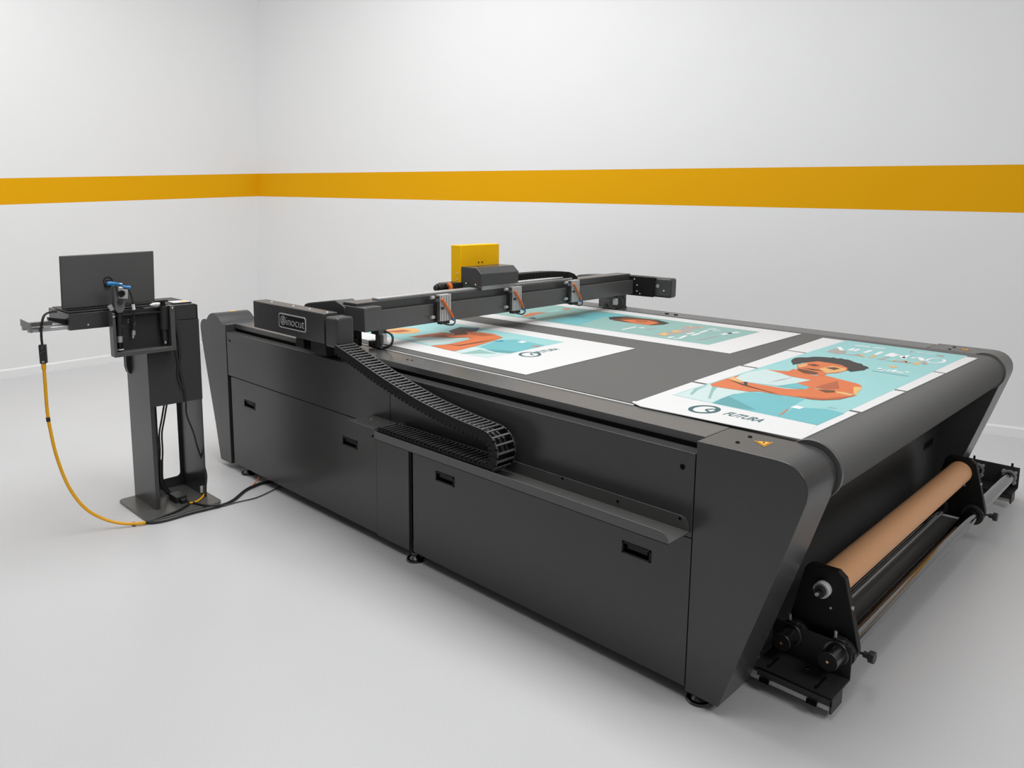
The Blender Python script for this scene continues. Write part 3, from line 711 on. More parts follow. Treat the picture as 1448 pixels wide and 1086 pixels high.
# B: under the gantry, near -----------------------------------------------------------
pb = thing('poster', 'teal poster lying nearest the front rail under the gantry, orange folded arms and ring logo', 'poster', (-1.9, .7, H), group='printed posters on the cutting table')
Bq0, Bq1 = PZ(743.6, 529.6, ZP), PZ(897.9, 492.5, ZP)
sheet([[(-2.95, .285), (Bq0.x, Bq0.y), (Bq1.x, Bq1.y), (-2.95, 1.115)]], pb)
B_ = MB(); b1 = crop(530, 440, 4.993)
pr = [PZ(*b1(790, 330), ZP), PZ(*b1(1338, 218), ZP)]
artw(B_, [(-2.85, .415), (pr[0].x, pr[0].y), (pr[1].x, pr[1].y), (-2.85, 1.0)], 'teal', 1)
for pts, key, l in [([(740, 250), (880, 205), (1000, 200), (1200, 240), (1180, 248), (960, 298), (850, 285)], 'teal_mid', 2), ([(780, 270), (900, 275), (1000, 285), (950, 298), (850, 290)], 'teal_dark', 3),
                    ([(560, 285), (700, 250), (850, 285), (950, 298), (790, 330)], 'pale', 2), ([(600, 300), (740, 270), (860, 300), (720, 300)], 'sage', 3),
                    ([(230, 200), (380, 180), (480, 172), (530, 195), (640, 190), (520, 225), (400, 240)], 'pale', 2),
                    ([(240, 180), (480, 148), (560, 160), (530, 188), (400, 180), (300, 186)], 'skin_dark', 3),
                    ([(20, 140), (180, 118), (290, 120), (330, 140), (280, 155), (150, 162)], 'skin_light', 3), ([(60, 143), (200, 130), (260, 140), (160, 152)], 'skin_dark', 4),
                    ([(520, 140), (600, 112), (740, 118), (720, 142), (640, 148), (540, 152)], 'hair', 4),
                    ([(395, 243), (500, 235), (560, 225), (670, 198), (660, 186), (530, 188), (490, 165), (560, 150), (640, 142), (760, 150), (840, 160), (905, 186), (850, 205), (700, 250), (560, 282), (480, 265)], 'skin', 5),
                    ([(500, 236), (600, 238), (740, 215), (860, 195), (740, 222), (600, 245)], 'brown', 6), ([(640, 145), (760, 152), (840, 170), (760, 178), (680, 165)], 'skin_dark', 6), ([(560, 140), (640, 142), (660, 165), (560, 170)], 'brown', 6),
                    ([(1005, 217), (1040, 210), (1075, 217), (1040, 224)], 'ink_white', 4), ([(830, 214), (900, 206), (910, 212)], 'blue', 4), ([(1100, 247), (1150, 243), (1172, 247), (1150, 252)], 'skin', 4), ([(660, 120), (700, 118), (745, 130), (690, 132)], 'blue', 6)]:
    art(B_, pts, key, l, b1)
B_.keep = True
obj('printed_picture', B_, INKM, pb, label='printed picture of folded orange arms on teal')
LB = MB(); logo(LB, b1, 1095, 306, 70, 16, .016)
band(LB, [PZ(*b1(*q_), ZP) for q_ in [(1160, 300), (1130, 296), (1100, 298), (1105, 306), (1120, 312)]], .010, 'logo', 2)
letters(LB, 'FUTURA', PZ(*b1(1168, 297), ZP), PZ(*b1(1312, 270), ZP), .045, .25, 1)
LB.keep = True
obj('logo_lettering', LB, INKM, pb, label='grey-green ring logo and lettering FUTURA')

# C: far side --------------------------------------------------------------------------
pc = thing('poster', 'teal poster on the far side of the felt, half under the gantry, wide white border', 'poster', (-1.7, 1.8, H), group='printed posters on the cutting table')
C0, C1 = PZ(1032, 499.6, ZP), PZ(1133.4, 472, ZP)
sheet([[(-2.95, 1.30), (C0.x, C0.y), (C1.x, C1.y), (-2.95, 2.215)]], pc)
Cm = MB(); k1 = crop(680, 425, 6.58); k2 = crop(870, 435, 5.363)
q0, q1 = PZ(*k2(705, 283), ZP), PZ(*k2(1098, 184), ZP)
artw(Cm, [(-2.85, 1.44), (q0.x, q0.y), (q1.x, q1.y), (-2.85, 2.095)], 'sage', 1)
for cf, pts, key, l in [(k1, [(610, 188), (760, 160), (900, 130), (1050, 108), (1250, 125), (1448, 150), (1448, 175), (1150, 150), (1000, 200), (900, 230)], 'teal_mid', 2),
                        (k2, [(-20, 68), (90, 66), (200, 80), (320, 92), (400, 118), (360, 130), (270, 134), (120, 116), (-20, 96)], 'brown', 3), (k2, [(40, 92), (150, 90), (260, 98), (330, 115), (260, 132), (130, 116)], 'skin', 4), (k2, [(150, 95), (250, 100), (240, 112), (170, 110)], 'skin_dark', 5),
                        (k2, [(310, 92), (350, 100), (412, 118), (365, 128), (330, 115)], 'hair', 4), (k2, [(-50, 72), (60, 68), (40, 80), (-40, 92)], 'hair', 4),
                        (k1, [(390, 140), (460, 115), (530, 108), (610, 112), (520, 125), (480, 140), (400, 152)], 'skin', 3), (k1, [(440, 160), (500, 156), (515, 170), (470, 168)], 'hair', 3), (k1, [(300, 140), (380, 118), (380, 140), (330, 150)], 'teal', 2), (k1, [(610, 105), (720, 80), (770, 92), (650, 112)], 'teal', 2), (k1, [(760, 72), (830, 74), (825, 84), (780, 84)], 'skin', 3),
                        (k2, [(270, 210), (380, 185), (500, 165), (520, 140), (640, 140), (690, 150), (600, 165), (560, 190), (440, 205), (380, 215)], 'warm_grey', 2), (k2, [(330, 200), (380, 187), (405, 205), (370, 212)], 'gold', 3), (k2, [(430, 175), (470, 170), (510, 180), (440, 190)], 'gold', 3), (k2, [(560, 142), (580, 140), (585, 150), (565, 150)], 'gold', 3), (k2, [(640, 148), (675, 150), (660, 156)], 'gold', 3)]:
    art(Cm, pts, key, l, cf)
for a, b, w in [((50, 167), (160, 145), .016), ((180, 152), (222, 152), .022), ((400, 228), (440, 220), .02), ((440, 232), (500, 236), .016), ((490, 230), (540, 212), .018), ((540, 200), (600, 190), .02), ((580, 210), (640, 195), .02), ((640, 190), (700, 172), .018), ((700, 165), (770, 160), .018), ((740, 176), (800, 170), .014), ((810, 204), (880, 190), .026), ((850, 195), (940, 186), .026)]:
    stroke(Cm, a, b, w, 'ink_white', 4, k2)
for a, b, w in [((240, 168), (300, 153), .012), ((625, 246), (770, 216), .016)]: stroke(Cm, a, b, w, 'warm_grey', 4, k2)
Cm.keep = True
obj('printed_picture', Cm, INKM, pc, label='printed picture with faint title lettering on sage teal')

# ------------------------------------------------------------------ roll feeder at the right end
rs = thing('roll_feeder', 'black and chrome roll feeder frame at the right end of the cutting table', 'roll feeder', (.27, 1.4, 0))
plate = [(.150, .105), (.153, .192), (.194, .387), (.201, .398), (.214, .405), (.303, .408), (.328, .389), (.367, .242), (.386, .165), (.386, .140), (.380, .126), (.368, .114), (.350, .108)]
def side_plate(y0, y1, inner):
    mb = MB(); mb.prism(plate, 'y', y0, y1); o = obj('side_plate', mb, BLACK, rs, .002)
    k = MB(); k.cyl((.388, (y0 + y1) / 2, .150), (.425, (y0 + y1) / 2, .150), .005, 12); k.cyl((.40, (y0 + y1) / 2, .150), (.418, (y0 + y1) / 2, .150), .011, 14)
    k.cyl((.418, (y0 + y1) / 2, .150), (.436, (y0 + y1) / 2, .150), .021, 8); obj('clamp_knob', k, PLAST, o, .002)
    for x_, z_ in ((.338, .143), (.181, .145)):
        k = MB(); ys = (y0 - .022, y0) if True else 0; k.ring((x_, y0 - .022, z_), (x_, y0, z_), .048, .031); obj('bearing_collar', k, PLAST, o, .002)
    return o
pn = side_plate(.42, .45, 1); pf = side_plate(2.05, 2.08, 0)
k = MB(); k.cyl((.262, .395, .335), (.262, .421, .335), .027, 28); obj('spindle_bush', k, WPLAST, pn, .001, label='white spindle bush')
k = MB(); k.cyl((.262, .378, .335), (.262, .396, .335), .019, 24); k.cyl((.262, .365, .335), (.262, .38, .335), .009, 12); obj('spindle', k, PLAST, pn, .001)
k = MB(); k.cyl((.262, .358, .335), (.262, .366, .335), .006, 12); obj('spindle_bolt', k, ALU, pn)
for pl, y in ((pn, .4195), (pf, 2.0495)):
    for x_, z_ in ((.29, .275),):
        k = MB(); k.cyl((x_, y - .003, z_), (x_, y, z_), .004, 10); obj('screw', k, ALU, pl)
k = MB(); k.cyl((.352, .431, .295), (.358, .431, .295), .007, 10); obj('screw', k, ALU, pn)
k = MB(); k.cyl((.352, 2.061, .295), (.358, 2.061, .295), .007, 10); obj('screw', k, ALU, pf)
for x_, z_ in ((.338, .143), (.181, .145)):
    mb = MB(); mb.cyl((x_, .38, z_), (x_, 2.80, z_), .030, 40); b_ = obj('chrome_bar', mb, CHROME, rs, label='polished chrome bar')
    k = MB(); k.cyl((x_, 2.785, z_), (x_, 2.799, z_), .036, 24)
    for t in range(4):
        a = t * math.pi / 2 + .78; k.cyl((x_ + .04 * math.cos(a), 2.77, z_ + .04 * math.sin(a)), (x_ + .04 * math.cos(a), 2.80, z_ + .04 * math.sin(a)), .008, 10)
    obj('bar_flange', k, ALU, b_)
def ell_bracket(y, dz):
    mb = MB(); x0, x1 = .114, .383; z0 = .076 + dz
    mb.box(x0, x1, y, y + .006, z0, z0 + .112); mb.box(x0, x1, y - .147, y + .006, z0 - .006, z0)
    mb.box(x0 + .02, x1, y - .147, y - .141, z0 - .028, z0)
    mb.box(x1 - .006, x1, y - .147, y - .065, z0 - .052, z0 - .006)
    return obj('corner_bracket', mb, PAINTD, rs, .0015)
br = ell_bracket(.378, 0); bf = ell_bracket(2.80, .012)
for xx in (.16, .345):
    k = MB(); k.cyl((xx, 2.803, .20), (xx, 2.803, .218), .006, 10); obj('clamp_bolt', k, BLACK, bf)
for u, v in ((1142, 945), (1014 / 9.053 + 1030, 950 / 9.053 + 840)):
    p = PZ(u, v, .0765); k = MB(); k.cyl(p, p + Z3 * .002, .006, 10); obj('screw', k, ALU, br)
for x_ in (.162, .322):                                    # dark slots with clip feet on the shelf
    k = MB(); k.box(x_ - .004, x_ + .004, .25, .335, .0762, .0772); obj('slot', k, GAP, br)
    k = MB(); k.box(x_ - .016, x_ + .016, .222, .231, .034, .048); obj('clip_foot', k, GAP, br)
    k = MB(); k.cyl((x_, .262, .0765), (x_, .262, .079), .007, 10); obj('screw', k, STEELD, br)
for x_, mm in ((.179, .030), (.334, .032)):
    mb = MB(); mb.cyl((x_, .305, .151), (x_, .378, .151), mm, 36); mb.ring((x_, .371, .151), (x_, .378, .151), .041, .03); o = obj('bar_end', mb, STEELD, rs, .0015)
    k = MB(); k.cyl((x_, .3035, .151), (x_, .3055, .151), mm - .001, 32); obj('end_face', k, BLACK, o)
    k = MB(); k.cyl((x_, .301, .151), (x_, .304, .151), .0045, 12); obj('centre_pin', k, COPPER, o)
    k = MB(); k.box(x_ - .022, x_ + .022, .385, .418, .165, .195); obj('bar_clamp', k, PLAST, o, .006)
    k = MB(); k.cyl((x_ - .012, .392, .195), (x_ - .012, .392, .215), .005, 10); obj('clamp_bolt', k, ALU, o)
for y, dz in ((.237, 0), (2.66, .012)):
    mb = MB(); mb.box(-.25, .376, y, y + .08, .028 + dz, .058 + dz)
    for t in (.012, .052): mb.box(-.25, .376, y + t, y + t + .016, .058 + dz, .0695 + dz)
    r_ = obj('slide_rail', mb, ALU, rs, .002, label='aluminium extrusion rail')
    k = MB(); k.box(.376, .382, y - .002, y + .084, .022 + dz, .0695 + dz); obj('rail_end_cap', k, BLACK, r_)
mb = MB(); mb.box(.205, .325, .4505, 2.0495, .094, .098); mb.box(.2, .206, .4505, 2.0495, .094, .112); obj('catch_pan', mb, PAINTG, rs, .001)
mb = MB(); mb.box(.206, .214, .4505, 2.0495, .114, .124); obj('tie_strip', mb, ALU, rs, .002)
# the two rails stand on pads under the machine
for y, t in ((.277, .028), (2.70, .04)):
    k = MB(); k.cyl((-.12, y, 0), (-.12, y, t), .03, 16); obj('rail_pad', k, BLACK, rs)
ctb = MB(); ctb.ring((.262, .4505, .335), (.262, 2.0495, .335), .0525, .046, 56)
tb = obj('cardboard_tube', ctb, CARD); tag(tb, 'long brown cardboard tube held between the black plates of the roll feeder', 'cardboard tube')
for pgn in tb.data.polygons: pgn.use_smooth = True

# ------------------------------------------------------------------ computer stand
cs = thing('computer_stand', 'grey sheet-metal pedestal stand with open front and square base plate left of the cutting machine', 'computer stand', (-2.85, -.48, 0))
def rr_xy(x0, x1, y0, y1, r): return rrect(x0, x1, y0, y1, r)
mb = MB(); mb.prism(rr_xy(-3.05, -2.642, -.672, -.285, .03), 'z', 0, .012); obj('base_plate', mb, PAINTG, cs, .0015)
mb = MB()
mb.box(-3.042, -2.762, -.585, -.580, .012, 1.06); mb.box(-3.042, -2.762, -.322, -.317, .012, 1.06)
ca, cb2, za, zb_ = -.447, -.338, .066, .62
mb.box(-3.045, -3.040, -.585, ca, .012, 1.06); mb.box(-3.045, -3.040, cb2, -.317, .012, 1.06); mb.box(-3.045, -3.040, ca, cb2, zb_, 1.06); mb.box(-3.045, -3.040, ca, cb2, .012, za)
r = .022
mb.prism([(cb2, za), (cb2, za + r)] + [(cb2 - r + r * math.cos(a), za + r - r * math.sin(a)) for a in (.3, .6, .9, 1.2)] + [(cb2 - r, za)], 'x', -3.045, -3.040)
mb.box(-2.766, -2.762, -.580, -.565, .012, .56)
obj('pedestal', mb, PAINT, cs, .001)
mb = MB(); mb.box(-2.764, -2.758, -.587, -.315, .557, .986); obj('front_cover', mb, PAINT, cs, .0015)
mb = MB(); mb.box(-3.045, -2.758, -.587, -.327, .989, 1.066); obj('top_box', mb, PAINT, cs, .002)
mb = MB(); mb.box(-3.05, -2.80, -.912, -.33, 1.0665, 1.072); shf = obj('shelf_board', mb, PAINTD, cs, .001)
mb = MB(); mb.box(-3.10, -2.800, -.915, -.58, .983, 1.062); dbx = obj('drawer_box', mb, PAINT, cs, .0015)
k = MB(); w = PXX(124.8, 459.3, -2.799); k.ball(w, .005, 8, 5); obj('screw', k, ALU, dbx)
for xa in (-2.84, -2.93):
    mb = MB(); mb.box(xa, xa + .025, -1.08, -.90, .988, 1.006); obj('slide_runner', mb, ALU, cs, .002)
mb = MB(); kt = [PYY(u, v, -1.08) for u, v in ((46, 470.8), (30.5, 460.3), (29.4, 451), (43.2, 457.6))]; mb.prism([(p.x, p.z) for p in kt], 'y', -1.084, -1.079); mb.box(-2.83, -2.80, -1.0795, -.985, 1.018, 1.036); mb.box(-2.95, -2.80, -1.0795, -1.02, 1.008, 1.012); obj('keyboard_tray', mb, PAINTG, cs, .001)
mb = MB(); mb.prism([(-.99, 1.05), (-.99, 1.035), (-.90, 1.0), (-.86, 1.0), (-.86, 1.04), (-.90, 1.03)], 'x', -2.86, -2.83); obj('runner_bracket', mb, BLACK, cs, .001)
# holder box for the spare tools
HX0, HX1 = -2.756, -2.700; hy0, hy1, hz0, hz1 = -.757, -.462, .846, 1.062
mb = MB(); mb.prism([(hy0, hz0), (hy1, hz0), (hy1, hz1 + .012), (hy1 - .022, hz1 + .012), (hy1 - .022, hz0 + .022), (hy0 + .013, hz0 + .022), (hy0 + .013, hz1), (hy0, hz1)], 'x', HX0 + .004, HX1)
hb_ = obj('tool_holder', mb, PAINTG, cs, .002)
mb = MB(); mb.box(HX0, HX0 + .0038, hy0 + .002, hy1 - .002, hz0 + .002, hz1); obj('holder_back', mb, PAINTD, hb_)
mb = MB(); mb.box(HX0, HX0 + .04, hy0 + .013, hy1 - .022, hz1 - .022, hz1 - .014); obj('tool_rack', mb, BLACK, hb_, .001)
for y, z in ((hy0 + .006, hz1 - .018), (hy1 - .011, hz1 - .0)):
    k = MB(); k.ball((HX1 + .001, y, z), .0055, 8, 5); obj('screw', k, ALU, hb_)
for u, v in ((181.3, 452.2), (181.4, 455.5), (173, 461.2)):
    k = MB(); w = PXX(u, v, HX0 + .0045); k.ball(w, .0035, 8, 5); obj('screw', k, ALU, hb_)
mb = MB(); tb_ = [PXX(u, v, -2.99) for u, v in ((178.4, 500), (192, 500), (191, 533), (187.5, 530.5), (182, 527), (179.3, 519))]; mb.prism([(p.y, p.z) for p in tb_], 'x', -3.03, -2.99); obj('side_tab', mb, PAINTD, cs, .002)
# monitor
mo = thing('monitor', 'flat monitor seen from its grey back, standing on the computer stand', 'monitor', (-2.88, -.7, 1.072))
MX = -2.862
c4 = [PXX(u, v, MX) for u, v in ((84.5, 362.3), (217.3, 354.8), (217.3, 428.5), (86.5, 441))]
y0m, y1m = (c4[0].y + c4[3].y) / 2, (c4[1].y + c4[2].y) / 2
mb = MB(); mb.prism([(c4[0].y, c4[0].z), (c4[1].y, c4[1].z), (y1m, 1.082), (y0m, 1.078)], 'x', MX - .018, MX); obj('back_shell', mb, mat('monitor_grey', (.075, .075, .074), .5, bump=.08, bscale=800), mo, .004)
mb = MB(); mb.prism([(y0m + .008, 1.088), (y1m - .008, 1.09), (y1m - .008, 1.33), (y0m + .008, 1.322)], 'x', MX - .0195, MX - .018); obj('screen', mb, LCD, mo)
mb = MB(); mb.box(MX - .05, MX + .03, y0m + .01, y1m - .01, 1.0722, 1.079); obj('monitor_foot', mb, BLACK, mo, .002)
w = PXX(152.5, 397.5, MX); mb = MB(); mb.ring(w, w + Vector((.003, 0, 0)), .0215, .0185, 28); mb.box(w.x, w.x + .003, w.y - .013, w.y + .013, w.z, w.z + .004); mb.box(w.x, w.x + .012, w.y - .017, w.y + .012, w.z - .026, w.z - .012)
obj('cable_mount', mb, BLACK, mo)
# tools hanging in the holder
tx = -2.725
def PT(u, v, x=tx): return PXX(u, v, x)
t1 = thing('cutting_tool', 'spare cutting tool with silver and grey head and blue hose hanging in the stand holder', 'tool', PT(170, 470))
a, b = PT(168.5, 442), PT(169.4, 475)
mb = MB(); mb.cyl(a, b, .0125, 20); obj('tool_barrel', mb, PLAST, t1)
a, b = PT(169.4, 475), PT(169.6, 484); mb = MB(); mb.cyl(a, b, .0120, 20); obj('silver_sleeve', mb, ALUD, t1)
a, b = PT(169.6, 484), PT(170.3, 494); mb = MB(); mb.cyl(a, b, .0145, 20); obj('black_nose', mb, BLACK, t1)
a, b = PT(170.3, 493.2), PT(170.4, 494.6); mb = MB(); mb.cyl(a, b, .0152, 20); obj('white_tip', mb, WPLAST, t1)
hp = [PT(*crop(120, 390, 9.871)(*q_)) for q_ in ((385, 190), (405, 140), (560, 135), (570, 170), (545, 330), (535, 470), (500, 510), (440, 515), (405, 470))]
mb = MB(); mb.prism([(p.y, p.z) for p in hp], 'x', tx - .02, tx + .02); obj('tool_head', mb, mat('grey_casting', (.13, .13, .13), .45), t1, .003)
hp = [PT(*crop(120, 390, 9.871)(*q_)) for q_ in ((440, 150), (500, 150), (505, 185), (570, 185), (570, 315), (450, 310), (430, 220))]
mb = MB(); mb.prism([(p.y, p.z) for p in hp], 'x', tx + .02, tx + .03); obj('silver_plate', mb, ALU, t1, .002)
w = PT(*crop(120, 390, 9.871)(505, 245), tx + .03); mb = MB(); mb.ring(w, w + Vector((.012, 0, 0)), .015, .007, 20); mb.cyl(w, w + Vector((.008, 0, 0)), .006, 12); obj('dial', mb, BLACK, t1)
w = PT(*crop(120, 390, 9.871)(490, 365), tx + .02); mb = MB(); mb.cyl(w, w + Vector((.008, 0, 0)), .013, 20); mb.cyl(w + Vector((.008, 0, 0)), w + Vector((.014, 0, 0)), .006, 14); obj('adjuster', mb, STEELD, t1)
w0, w1 = PT(*crop(120, 390, 9.871)(345, 415), tx), PT(*crop(120, 390, 9.871)(385, 475), tx); mb = MB(); mb.cyl(w0, w1, .011, 14); obj('side_knob', mb, ALUD, t1)
k9 = crop(120, 390, 9.871)
mb = MB(); mb.tube([PT(*k9(*q_), tx + .015) for q_ in ((310, 108), (360, 108), (470, 118), (520, 130))], [.009, .010, .007, .006], 10); mb.tube([PT(*k9(*q_), tx + .02) for q_ in ((520, 148), (575, 158), (630, 165))], [.006, .007, .010], 10); obj('air_hose', mb, BLUE, t1, label='blue air hose')
mb = MB(); mb.tube(smooth([PT(*k9(*q_), tx + .032) for q_ in ((440, 145), (445, 200), (470, 260), (505, 290), (540, 260), (530, 215), (500, 215))], 5), .004, 8); obj('coiled_lead', mb, PLAST, t1)
mb = MB(); mb.prism([(p.y, p.z) for p in [PT(*k9(*q_), tx) for q_ in ((390, 98), (505, 100), (500, 118), (420, 112))]], 'x', tx, tx + .02); obj('white_cap', mb, WPLAST, t1, .001)
t2 = thing('tool_lead', 'thin black lead with silver plug hanging from the spare tool in the holder', 'cable', PT(188, 450))
mb = MB(); mb.tube(smooth([PT(*k9(*q_), tx + .012) for q_ in ((510, 135), (590, 165), (640, 250), (668, 350), (676, 400))], 6), .0045, 8); mb.tube(smooth([PT(*k9(*q_), tx + .008) for q_ in ((682, 470), (685, 560), (685, 640))], 4), .0035, 8); obj('lead', mb, PLAST, t2)
mb = MB(); mb.tube([PT(*k9(672, 398), tx + .01), PT(*k9(684, 472), tx + .01)], .0075, 10); obj('white_collar', mb, WPLAST, t2)
mb = MB(); mb.tube([PT(*k9(687, 630), tx), PT(*k9(686, 660), tx), PT(*k9(685, 755), tx)], [.005, .010, .011], 12); obj('plug_body', mb, PLAST, t2)
mb = MB(); mb.tube([PT(*k9(683, 755), tx), PT(*k9(680, 825), tx), PT(*k9(676, 830), tx), PT(*k9(674, 868), tx)], [.0085, .0085, .0055, .005], 12); obj('silver_plug', mb, ALU, t2)
t3 = thing('marking_tool', 'black cylindrical tool hanging at the right side of the stand holder', 'tool', PT(231, 450))
mb = MB(); a, b, c = PT(*k9(1098, 420)), PT(*k9(1108, 745)), PT(*k9(1120, 900)); mb.cyl(a, b, .0205, 24); mb.cyl(b, c, .013, 20); obj('tool_barrel', mb, PLAST, t3, .001)
mb = MB(); mb.cyl(PT(*k9(1122, 900)), PT(*k9(1126, 935)), .0065, 12); mb.ball(PT(*k9(1125, 935)), .007, 10, 6); obj('silver_tip', mb, ALU, t3)
mb = MB(); mb.tube(smooth([PT(*k9(*q_), tx + .01) for q_ in ((960, 362), (1060, 352), (1155, 348))], 4), .005, 8); mb.cyl(PT(*k9(1085, 360)), PT(*k9(1090, 425)), .012, 14); obj('lever', mb, BLACK, t3)
mb = MB(); mb.tube([PT(*k9(910, 408), tx - .02), PT(*k9(980, 400), tx - .02), PT(*k9(1060, 405), tx - .02)], [.004, .012, .010], 12); obj('white_knob', mb, WPLAST, t3)
# paper on the top box
pp = MB(); pp.box(-2.88, -2.802, -.42, -.335, 1.0722, 1.0738); pp.cur = 1; pp.box(-2.85, -2.815, -.372, -.343, 1.0738, 1.0744); o = obj('paper_sheet', pp, [WHITE, WARN]); tag(o, 'small white printed sheet lying on top of the computer stand', 'paper')

# ------------------------------------------------------------------ cables
PEN = Vector((-2.80, -1.03, .9)); FLP = PZ(200, 741, .008)
pl_n = (FLP - PEN); pl_n.z = 0; pl_n = Vector((-pl_n.y, pl_n.x, 0)).normalized()
def CPt(u, v): return on(u, v, PEN, pl_n)
hcn = thing('hand_controller', 'small black cable controller hanging left of the computer stand', 'controller', CPt(60, 500))
mb = MB()
c_ = [CPt(u, v) for u, v in ((54.5, 487.5), (65.5, 487), (67.5, 513), (57, 514))]
off = pl_n * .012
mb.add([p + off for p in c_] + [p - off for p in c_], [(0, 1, 2, 3), (7, 6, 5, 4), (0, 4, 5, 1), (1, 5, 6, 2), (2, 6, 7, 3), (3, 7, 4, 0)])
obj('controller_body', mb, PLAST, hcn, .003)
sgn = 1 if pl_n.dot(CAM - PEN) > 0 else -1
def face(pix, m_, nm, t=.0135):
    mb = MB(); f_ = [CPt(u, v) + pl_n * sgn * t for u, v in pix]; mb.add(f_ + [p - pl_n * sgn * .003 for p in f_], [tuple(range(len(f_)))] + [(i, (i + 1) % len(f_), len(f_) + (i + 1) % len(f_), len(f_) + i) for i in range(len(f_))]); return obj(nm, mb, m_, hcn)
face([(58.5, 489.5), (62.5, 489), (62, 493), (58.8, 494)], STEELD, 'label_plate')
face([(57, 499.5), (63, 494.5), (63.3, 495.5), (57.2, 500.8)], STEELD, 'bright_line')
face([(60, 510), (63.5, 509.8), (63.6, 512), (60.2, 512.3)], ALUD, 'label_plate')
mb = MB(); a = PXX(80, 440.5, -2.83)
mb.tube(smooth([a, PXX(72, 441, -2.82), PXX(63.5, 445, -2.81), CPt(60, 453), CPt(58.3, 465), CPt(58.5, 476), CPt(59.3, 484), CPt(60, 488)], 6), [.0055] * 43, 8); obj('controller_cord', mb, PLAST, hcn)
yc = MB(); ypix = [(62, 513), (62.5, 524), (64, 545), (67, 583), (72, 612), (80, 645), (93, 680), (108, 705), (126, 723), (150, 735), (172, 740), (190, 740.5), (206, 739)]
ypts = []
for i, (u, v) in enumerate(ypix):
    p = CPt(u, v)
    if p.z < .009: p = PZ(u, v, .009)
    ypts.append(p)
yc.tube(smooth(ypts, 8), .0075, 10); yo = thing('yellow_cable', 'yellow cable hanging from the small controller down to the floor by the base plate', 'cable', (ypts[-1].x, ypts[-1].y, 0)); obj('cable_jacket', yc, YCAB, yo)
mb = MB(); mb.tube([CPt(61.5, 514), CPt(62.2, 522)], .010, 10); obj('cable_end', mb, YCAB, yo)
mb = MB(); mb.tube([PZ(187.5, 740.6, .010), PZ(191, 740.5, .010)], .0095, 10); mb.tube([CPt(67.6, 590), CPt(68.6, 596)], .009, 10); obj('cable_tie', mb, PLAST, yo)
def G2(u, v): return (20 + u / 3.81, 540 + v / 3.81)
bk = MB(); pts = [PZ(*G2(*q_), .0085) for q_ in ((705, 758), (760, 756), (830, 742), (960, 705), (1110, 667), (1180, 638), (1250, 582), (1330, 547), (1400, 536), (1440, 548))]
pts[3].z = .010
bk.tube(smooth(pts, 6), .0085, 10); o = obj('power_cable', bk, PLAST); tag(o, 'thick black cable curving over the floor from the base plate to under the machine', 'cable')
tk = MB(); tk.tube(smooth([PZ(*G2(*q_), .005) for q_ in ((1130, 668), (1200, 648), (1300, 625), (1380, 590), (1440, 558))], 6), .0035, 8); o = obj('thin_cable', tk, mat('grey_cable', (.09, .09, .09), .5)); tag(o, 'thin grey cable lying straight on the floor beside the thick black cable', 'cable')
oc = MB(); oc.tube(smooth([PZ(356.5, 687, .02), PZ(361.5, 682, .035), PYY(367.5, 672.5, .03)], 6), .003, 8); o = obj('sensor_wire', oc, ORG); tag(o, 'short thin orange wire rising from the black cable to the machine underside', 'wire')
# adapter and leads inside the open pedestal
ad = thing('power_adapter', 'black power adapter with leads on the base plate inside the stand', 'power adapter', PZ(*G2(890, 620), .012))
w = PZ(*G2(890, 640), .012)
mb = MB(); mb.box(w.x - .06, w.x + .03, w.y - .03, w.y + .03, .0122, .045); mb.box(w.x + .03, w.x + .06, w.y - .012, w.y + .02, .0122, .035); obj('adapter_body', mb, PLAST, ad, .003)
mb = MB(); mb.tube(smooth([PZ(*G2(940, 645), .02), PZ(*G2(985, 655), .018), PZ(*G2(1050, 668), .018), PZ(*G2(1110, 662), .018)], 6), .0065, 8)
mb.tube(smooth([PZ(*G2(940, 660), .018), PZ(*G2(880, 695), .018), PZ(*G2(800, 725), .016), PZ(*G2(740, 748), .010)], 6), .0065, 8); obj('adapter_lead', mb, PLAST, ad)
mb = MB(); mb.tube(smooth([PZ(*G2(945, 652), .020), PZ(*G2(975, 648), .019), PZ(*G2(1005, 630), .019), PZ(*G2(1022, 608), .019), PXX(*G2(1030, 590), -2.80)], 6), .0055, 8); obj('yellow_lead', mb, YCAB, ad, label='yellow lead')
sl = thing('stand_leads', 'thin black leads running down inside the open stand to the power adapter', 'cable', PXX(*G2(800, 600), -2.9))
def lead(pts, x, r):
    k = MB(); k.tube(smooth([PXX(*G2(*t), x) for t in pts], 6), r, 8); obj('lead', k, PLAST, sl)
lead([(868, -180), (880, -120), (905, 0), (918, 55), (922, 108)], -2.752, .0055)
lead([(925, 110), (930, 180), (965, 270), (990, 360), (1020, 440), (1036, 500), (1034, 560), (1032, 592)], -2.80, .0045)
for dx in (0, 14): lead([(t[0] + dx, t[1]) for t in [(810, 110), (795, 200), (782, 280), (786, 370), (784, 450), (790, 540), (830, 600)]], -2.93, .005)
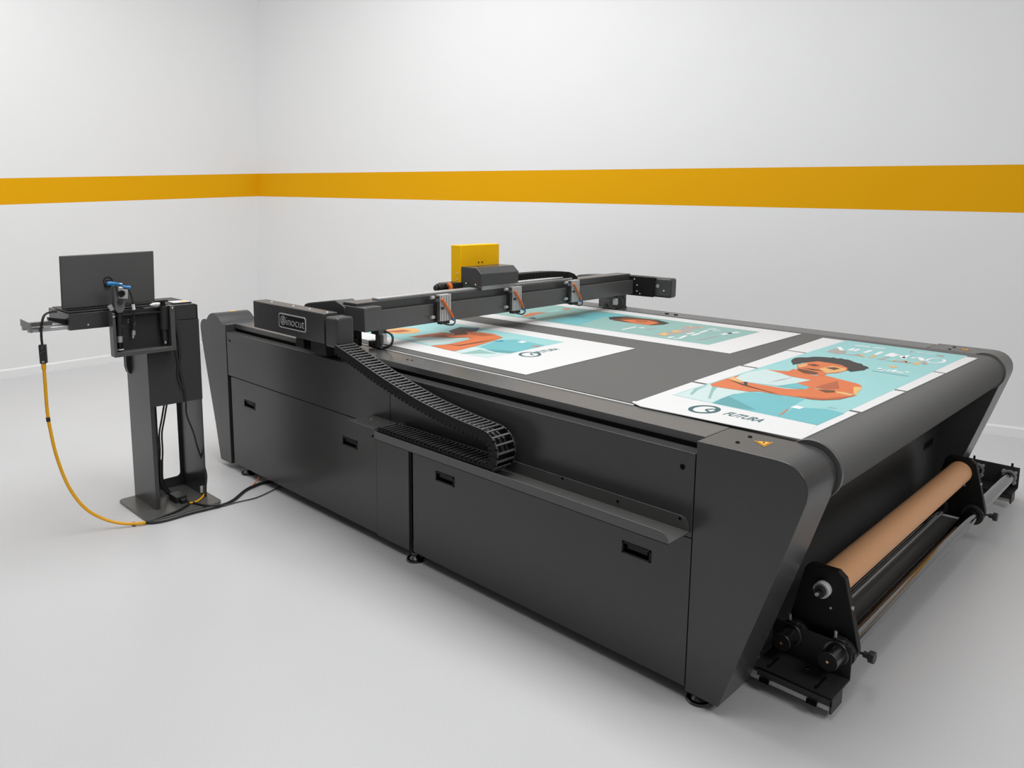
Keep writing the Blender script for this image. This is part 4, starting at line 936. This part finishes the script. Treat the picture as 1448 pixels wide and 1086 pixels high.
lead([(790, 420), (792, 540), (820, 590), (860, 615)], -2.90, .010)
dl2 = MB(); dl2.tube(smooth([PXX(*q_, -2.752) for q_ in ((246, 433), (247.5, 455), (252, 480), (254, 505), (251.5, 530), (257, 548))], 6), .006, 8); o = obj('stand_cable', dl2, PLAST); tag(o, 'black cable hanging down the front cover right of the tool holder', 'cable')
mb = MB(); w = PXX(*G2(1014, 578), -2.80); mb.box(w.x - .004, w.x + .004, w.y - .011, w.y + .011, w.z - .018, w.z + .018); o = obj('socket_plate', mb, WPLAST, cs, .001, label='small white socket plate')

# ------------------------------------------------------------------ light
wd = bpy.data.worlds.new('world'); bpy.context.scene.world = wd; wd.use_nodes = True
bg = wd.node_tree.nodes['Background']; bg.inputs[0].default_value = (.98, .99, 1, 1); bg.inputs[1].default_value = .12
def area(name, loc, target, sx, sy, power, col=(1, 1, 1)):
    l = bpy.data.lights.new(name, 'AREA'); l.shape = 'RECTANGLE'; l.size = sx; l.size_y = sy; l.energy = power; l.color = col
    o = bpy.data.objects.new(name, l); COL.objects.link(o); o.location = loc
    o.rotation_euler = (Vector(target) - Vector(loc)).to_track_quat('-Z', 'Y').to_euler(); return o
area('ceiling_lamp_middle', (-2.0, .35, 4.7), (-2.0, .55, 0), 5.0, 2.0, 192)
area('fill_light_front', (-.2, -1.5, 4.7), (-.3, -1.2, 0), 3.0, 1.2, 52)  # added fill, unseen: brightens the cable tray and end cover tops
area('wall_wash_back', (-3.4, 1.4, 4.7), (-3.7, 3.6, .9), 2.6, .8, 20)  # added wash, unseen: aimed to brighten the back wall
area('fill_light_left', (-4.9, -1.5, 4.0), (-6.9, -.4, .6), 1.6, 2.6, 42)  # added fill, unseen: tilted to brighten the left wall
area('ceiling_lamp_right', (3.3, .6, 3.8), (.3, 1.2, .3), 1.6, 1.6, 66)
sc = bpy.context.scene
sc.view_settings.view_transform = 'Standard'; sc.view_settings.look = 'None'; sc.view_settings.gamma = 1; sc.view_settings.use_curve_mapping = False
sc.view_settings.exposure = 0.0
